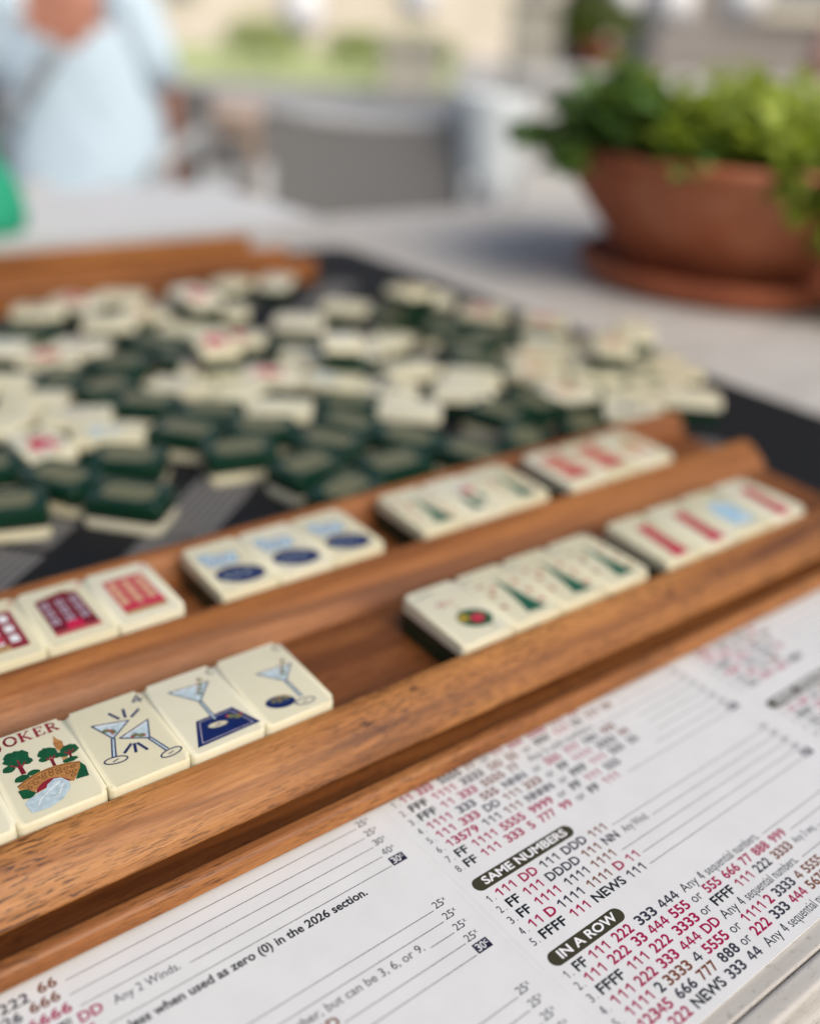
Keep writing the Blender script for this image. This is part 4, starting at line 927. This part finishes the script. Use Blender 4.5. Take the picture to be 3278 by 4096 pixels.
# ------------------------------------------------------------------ terrace, wall, pergola, lanterns
PAVE = mat('paving', (0.32, 0.315, 0.30), 0.8)
_g = G(PAVE); _b = _g.n.new("ShaderNodeTexBrick"); _b.inputs["Scale"].default_value = 1.0; _b.inputs["Brick Width"].default_value = .6; _b.inputs["Row Height"].default_value = .6; _b.inputs["Mortar Size"].default_value = .006
_b.inputs["Color1"].default_value = (.52, .515, .50, 1); _b.inputs["Color2"].default_value = (.46, .455, .44, 1); _b.inputs["Mortar"].default_value = (.28, .275, .27, 1)
_g.L(_g.mapping((1, 1, 1)), _b.inputs[0]); _g.base(_g.mix(_g.ramp(_g.noise(_g.mapping((2, 2, 2)), 1, 5), [(.3, (0, 0, 0)), (.8, (.45, .45, .45))]), _b.outputs[0], (.40, .39, .37)))
bm = bmesh.new(); poly(bm, [(-150, -150), (150, -150), (150, 150), (-150, 150)], 0, 0); tag(obj('terrace_paving', bm, PAVE), kind='structure')
LAWN = mat('lawn_grass', (0.30, 0.42, 0.06), 0.9); _g = G(LAWN); _g.base(_g.ramp(_g.noise(_g.mapping((1.2, 1.2, 1.2)), 1, 6), [(.3, (.45, .53, .22)), (.7, (.62, .68, .34))]))
def cpt(u, d, z=0.0):
    """ground point d metres ahead of the terrace viewpoint, u metres to the right"""
    return (-0.058 + .6237 * d + .7817 * u, -0.184 + .7817 * d - .6237 * u, z)
bm = bmesh.new(); poly(bm, [cpt(-9, 16)[:2], cpt(0.2, 16)[:2], cpt(0.6, 33)[:2], cpt(-18, 33)[:2]], .004, 0); tag(obj('lawn', bm, LAWN), kind='structure')
def prism(bm, a, b, th, z0, z1, bev=0.0, mi=0):
    a, b = Vector(a[:2]), Vector(b[:2]); d = (b - a).normalized(); p = Vector((-d.y, d.x)) * th / 2
    base = [a - p, b - p, b + p, a + p]; lo = [bm.verts.new((v.x, v.y, z0)) for v in base]; hi = [bm.verts.new((v.x, v.y, z1)) for v in base]
    fs = [bm.faces.new(lo[::-1]), bm.faces.new(hi)] + [bm.faces.new((lo[i], lo[(i + 1) % 4], hi[(i + 1) % 4], hi[i])) for i in range(4)]
    for f in fs: f.material_index = mi
    if bev: bmesh.ops.bevel(bm, geom=list({e for f in fs for e in f.edges}), offset=bev, segments=2, affect='EDGES')
PLAST = mat('pale_render', (0.40, 0.39, 0.365), 0.85); _g = G(PLAST); _g.base(_g.ramp(_g.noise(_g.mapping((5, 5, 5)), 1, 5), [(.3, (.46, .455, .44)), (.7, (.58, .575, .56))]))
CREAM = mat('cream_stone', (0.66, 0.585, 0.43), 0.8); _g = G(CREAM); _g.base(_g.ramp(_g.noise(_g.mapping((2, 2, 2)), 1, 5), [(.3, (.70, .64, .50)), (.7, (.80, .75, .61))]))
TIMB = mat('dark_timber', (0.05, 0.042, 0.038), 0.7); GLOBE = mat('white_glass_globe', (0.85, 0.85, 0.85), 0.35)
w = empty('low_wall'); tag(w, 'low pale rendered wall behind the table with a small potted plant on top', 'wall')
bm = bmesh.new(); prism(bm, cpt(.25, 3.02), cpt(2.6, 3.0), .16, 0, .80, .006); obj('wall_body', bm, PLAST, w)
bm = bmesh.new(); prism(bm, cpt(.22, 3.02), cpt(2.63, 3.0), .21, .802, .842, .008); obj('coping', bm, PLAST, w)
fp = empty('potted_plant', (2.335, 2.055, .842)); tag(fp, 'small dark green plant in a terracotta pot on the low wall', 'potted plant')
bm = bmesh.new(); lathe(bm, [(.001, 0), (.042, 0), (.058, .062), (.060, .07), (.055, .071), (.05, .06), (.001, .058)], 32); obj('pot', bm, TERRA, fp, True)
bm = bmesh.new(); rnd = random.Random(3)
for k in range(420):
    a = rnd.uniform(0, 2 * math.pi); r = .105 * math.sqrt(rnd.random()); z = .075 + rnd.random() * (.13 - 6 * r * r)
    leaf(bm, (r * math.cos(a), r * math.sin(a), z), (math.cos(a) + rnd.uniform(-1, 1), math.sin(a) + rnd.uniform(-1, 1), rnd.uniform(-.6, .8)), rnd.uniform(.025, .04), 2 if rnd.random() < .7 else 1, rnd, .7)
obj('foliage', bm, LEAFS, fp)
pg = empty('pergola'); tag(pg, 'dark timber pergola frame with white globes hanging from its beam', 'pergola')
b0, b1 = (0.95, 3.743), (3.52, 1.78)
bm = bmesh.new(); prism(bm, b0, b1, .11, 2.35, 2.53, .006); obj('beam', bm, TIMB, pg)
for x, y in ((2.665, 2.432), (3.50, 1.795), (1.0, 3.705)):
    bm = bmesh.new(); box(bm, x - .055, x + .055, y - .055, y + .055, 0, 2.348, .005); obj('post', bm, TIMB, pg)
for k, (x, y, z, r, lab) in enumerate(((2.765, 2.357, 1.045, .056, 'smallest white globe lantern, right beside the pergola post'), (2.898, 2.254, 1.041, .074, 'white globe lantern between the small globe and the globe near the person in pink'), (3.089, 2.108, 1.061, .074, 'white globe lantern nearest the person in pink'),
                          (2.212, 2.78, 1.016, .07, 'white globe lantern hanging left of the pergola post, alone'), (1.899, 3.018, .953, .078, 'white globe lantern hanging beside the person in blue'))):
    l = empty('globe_lantern', (x, y, z)); tag(l, lab, 'lantern', 'white globe lanterns under the pergola')
    bm = bmesh.new(); bmesh.ops.create_uvsphere(bm, u_segments=28, v_segments=18, radius=r); obj('globe', bm, GLOBE, l, True)
    bm = bmesh.new(); tube(bm, [(0, 0, r - .002), (0, 0, r + .03)], .02, 14, 0, .014); obj('cap', bm, TIMB, l, True)
    bm = bmesh.new(); tube(bm, [(0, 0, r + .03), (0, 0, 2.35 - z)], .004, 6); obj('cable', bm, TIMB, l)
# ------------------------------------------------------------------ far background
def pier(p, wd, h, label):
    t = empty('stone_pier', p); t.rotation_euler = (0, 0, YAW); tag(t, label, 'stone pier', 'cream stone piers by the lawn')
    bm = bmesh.new(); box(bm, -wd / 2, wd / 2, -wd / 2, wd / 2, 0, h, .02); obj('shaft', bm, CREAM, t)
    bm = bmesh.new(); box(bm, -wd / 2 - .07, wd / 2 + .07, -wd / 2 - .07, wd / 2 + .07, h + .003, h + .13, .03); obj('cap_stone', bm, CREAM, t)
pier(cpt(1.55, 16), .95, 1.25, 'cream stone pier standing alone right of the lawn'); pier(cpt(-.35, 15.4), .8, .62, 'low cream stone pier at the right corner of the lawn')
def facade(name, label, a, b, depth, h, M, wins, roofM, WM):
    t = empty(name); tag(t, label, 'building')
    av, bv = Vector(a[:2]), Vector(b[:2]); d = (bv - av).normalized(); n = Vector((-d.y, d.x)); ln = (bv - av).length
    bm = bmesh.new(); prism(bm, av + n * depth / 2, bv + n * depth / 2, depth, 0, h); obj('walls', bm, M, t)
    bm = bmesh.new(); prism(bm, av + n * depth / 2 - d * .4, bv + n * depth / 2 + d * .4, depth + .8, h + .01, h + .45, .05); obj('roof', bm, roofM, t)
    k = 0
    for i in range(wins):
        c = av + d * ln * (i + .5) / wins
        for z in [1.1 + 3 * j for j in range(int((h - 1.5) // 3) + 1)]:
            if z + 1.5 > h: continue
            bm = bmesh.new(); prism(bm, c - d * .62 - n * .03, c + d * .62 - n * .03, .10, z, z + 1.5, .01); f = obj('window', bm, CREAM, t)
            bm = bmesh.new(); prism(bm, c - d * .52 - n * .085, c + d * .52 - n * .085, .02, z + .1, z + 1.4); obj('pane', bm, WM, f)
    return t
GLASSD = mat('window_glass', (0.26, 0.27, 0.27), 0.12); ROOF = mat('grey_roof', (0.16, 0.15, 0.15), 0.8)
STUC = mat('beige_stucco', (0.56, 0.48, 0.37), 0.9); _g = G(STUC); _g.base(_g.ramp(_g.noise(_g.mapping((.6, .6, .6)), 1, 5), [(.3, (.66, .59, .48)), (.7, (.78, .71, .60))]))
HUT = mat('brown_cladding', (0.17, 0.145, 0.13), 0.85); _g = G(HUT); _g.base(_g.ramp(_g.noise(_g.mapping((1, 1, 14)), 1, 4), [(.3, (.22, .19, .17)), (.7, (.36, .33, .30))]))
facade('beige_house', 'long beige stucco house beyond the lawn', cpt(-26, 36), cpt(9, 36), 9, 9.5, STUC, 9, ROOF, GLASSD)
facade('timber_hut', 'brown timber-clad hut behind the pergola', cpt(1.7, 8.5), cpt(8.5, 8.0), 4, 3.4, HUT, 3, ROOF, GLASSD)
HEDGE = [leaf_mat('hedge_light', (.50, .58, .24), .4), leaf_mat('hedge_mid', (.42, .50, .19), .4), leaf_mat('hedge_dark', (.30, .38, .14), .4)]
def shrub(p, rx, h, label, seed):
    t = empty('round_shrub', p); tag(t, label, 'shrub', 'shrubs along the lawn'); q = random.Random(seed)
    bm = bmesh.new(); tube(bm, [(0, 0, 0), (.02, .01, h * .5)], .04, 8, 0, .02)
    for k in range(5): a = k * 1.26; tube(bm, [(0, 0, h * .3), (rx * .5 * math.cos(a), rx * .5 * math.sin(a), h * .7)], .02, 6, 0, .008)
    obj('trunk', bm, STEM, t)
    bm = bmesh.new()
    for k in range(900):
        a = q.uniform(0, 6.283); u = q.uniform(-.7, 1); r = q.uniform(.55, 1.0) * (1 + .15 * math.sin(3 * a + seed)); s = math.sqrt(1 - u * u) if abs(u) < 1 else 0
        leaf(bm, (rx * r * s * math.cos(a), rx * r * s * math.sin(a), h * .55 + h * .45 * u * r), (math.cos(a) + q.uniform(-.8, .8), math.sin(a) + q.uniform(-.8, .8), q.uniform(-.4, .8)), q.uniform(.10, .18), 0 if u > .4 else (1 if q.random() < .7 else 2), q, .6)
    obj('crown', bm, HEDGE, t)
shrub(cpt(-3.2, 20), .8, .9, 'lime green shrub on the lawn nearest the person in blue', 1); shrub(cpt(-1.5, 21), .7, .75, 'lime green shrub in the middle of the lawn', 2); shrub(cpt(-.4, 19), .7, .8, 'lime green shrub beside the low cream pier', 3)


# ------------------------------------------------------------------ small terrace pieces
STOOL, BUCK = (1.607, 3.005), (1.36, 1.405)
CANE = mat('tan_cane', (0.36, 0.25, 0.17), 0.7)
_g = G(CANE); _w = _g.n.new("ShaderNodeTexWave"); _w.inputs["Scale"].default_value = 45; _g.L(_g.mapping((1, 1, 1)), _w.inputs[0]); _g.bump(_w.outputs[1], 0.5, 0.004)
ck = empty('cane_stool', (STOOL[0], STOOL[1], 0)); tag(ck, 'tan cane stool on the paving between the person in blue and the empty chair', 'stool')
bm = bmesh.new(); lathe(bm, [(.001, .02), (.15, .02), (.165, .06), (.15, .25), (.125, .38), (.14, .52), (.155, .60), (.001, .60)], 36); obj('woven_body', bm, CANE, ck, True)
bm = bmesh.new(); lathe(bm, [(.001, .601), (.165, .601), (.185, .62), (.18, .655), (.15, .67), (.001, .675)], 36); obj('cushion', bm, cloth('taupe_cushion', (.42, .34, .29)), ck, True)
bk = empty('bucket_stand', (BUCK[0], BUCK[1], 0)); tag(bk, 'pale metal ice bucket on a slim stand behind the pot, right of the empty chair', 'bucket stand')
PALE = mat('pale_blue_metal', (0.62, 0.67, 0.69), 0.4)
bm = bmesh.new(); lathe(bm, [(.001, .62), (.05, .62), (.056, .63), (.075, .80), (.080, .815), (.074, .815), (.068, .80), (.05, .65), (.001, .645)], 36); obj('bucket', bm, PALE, bk, True)
bm = bmesh.new(); tube(bm, [(0, 0, .03), (0, 0, .619)], .012, 12); obj('pole', bm, PALE, bk, True)
bm = bmesh.new(); lathe(bm, [(.001, .001), (.14, .001), (.14, .012), (.03, .03), (.001, .032)], 36); obj('foot', bm, PALE, bk, True)
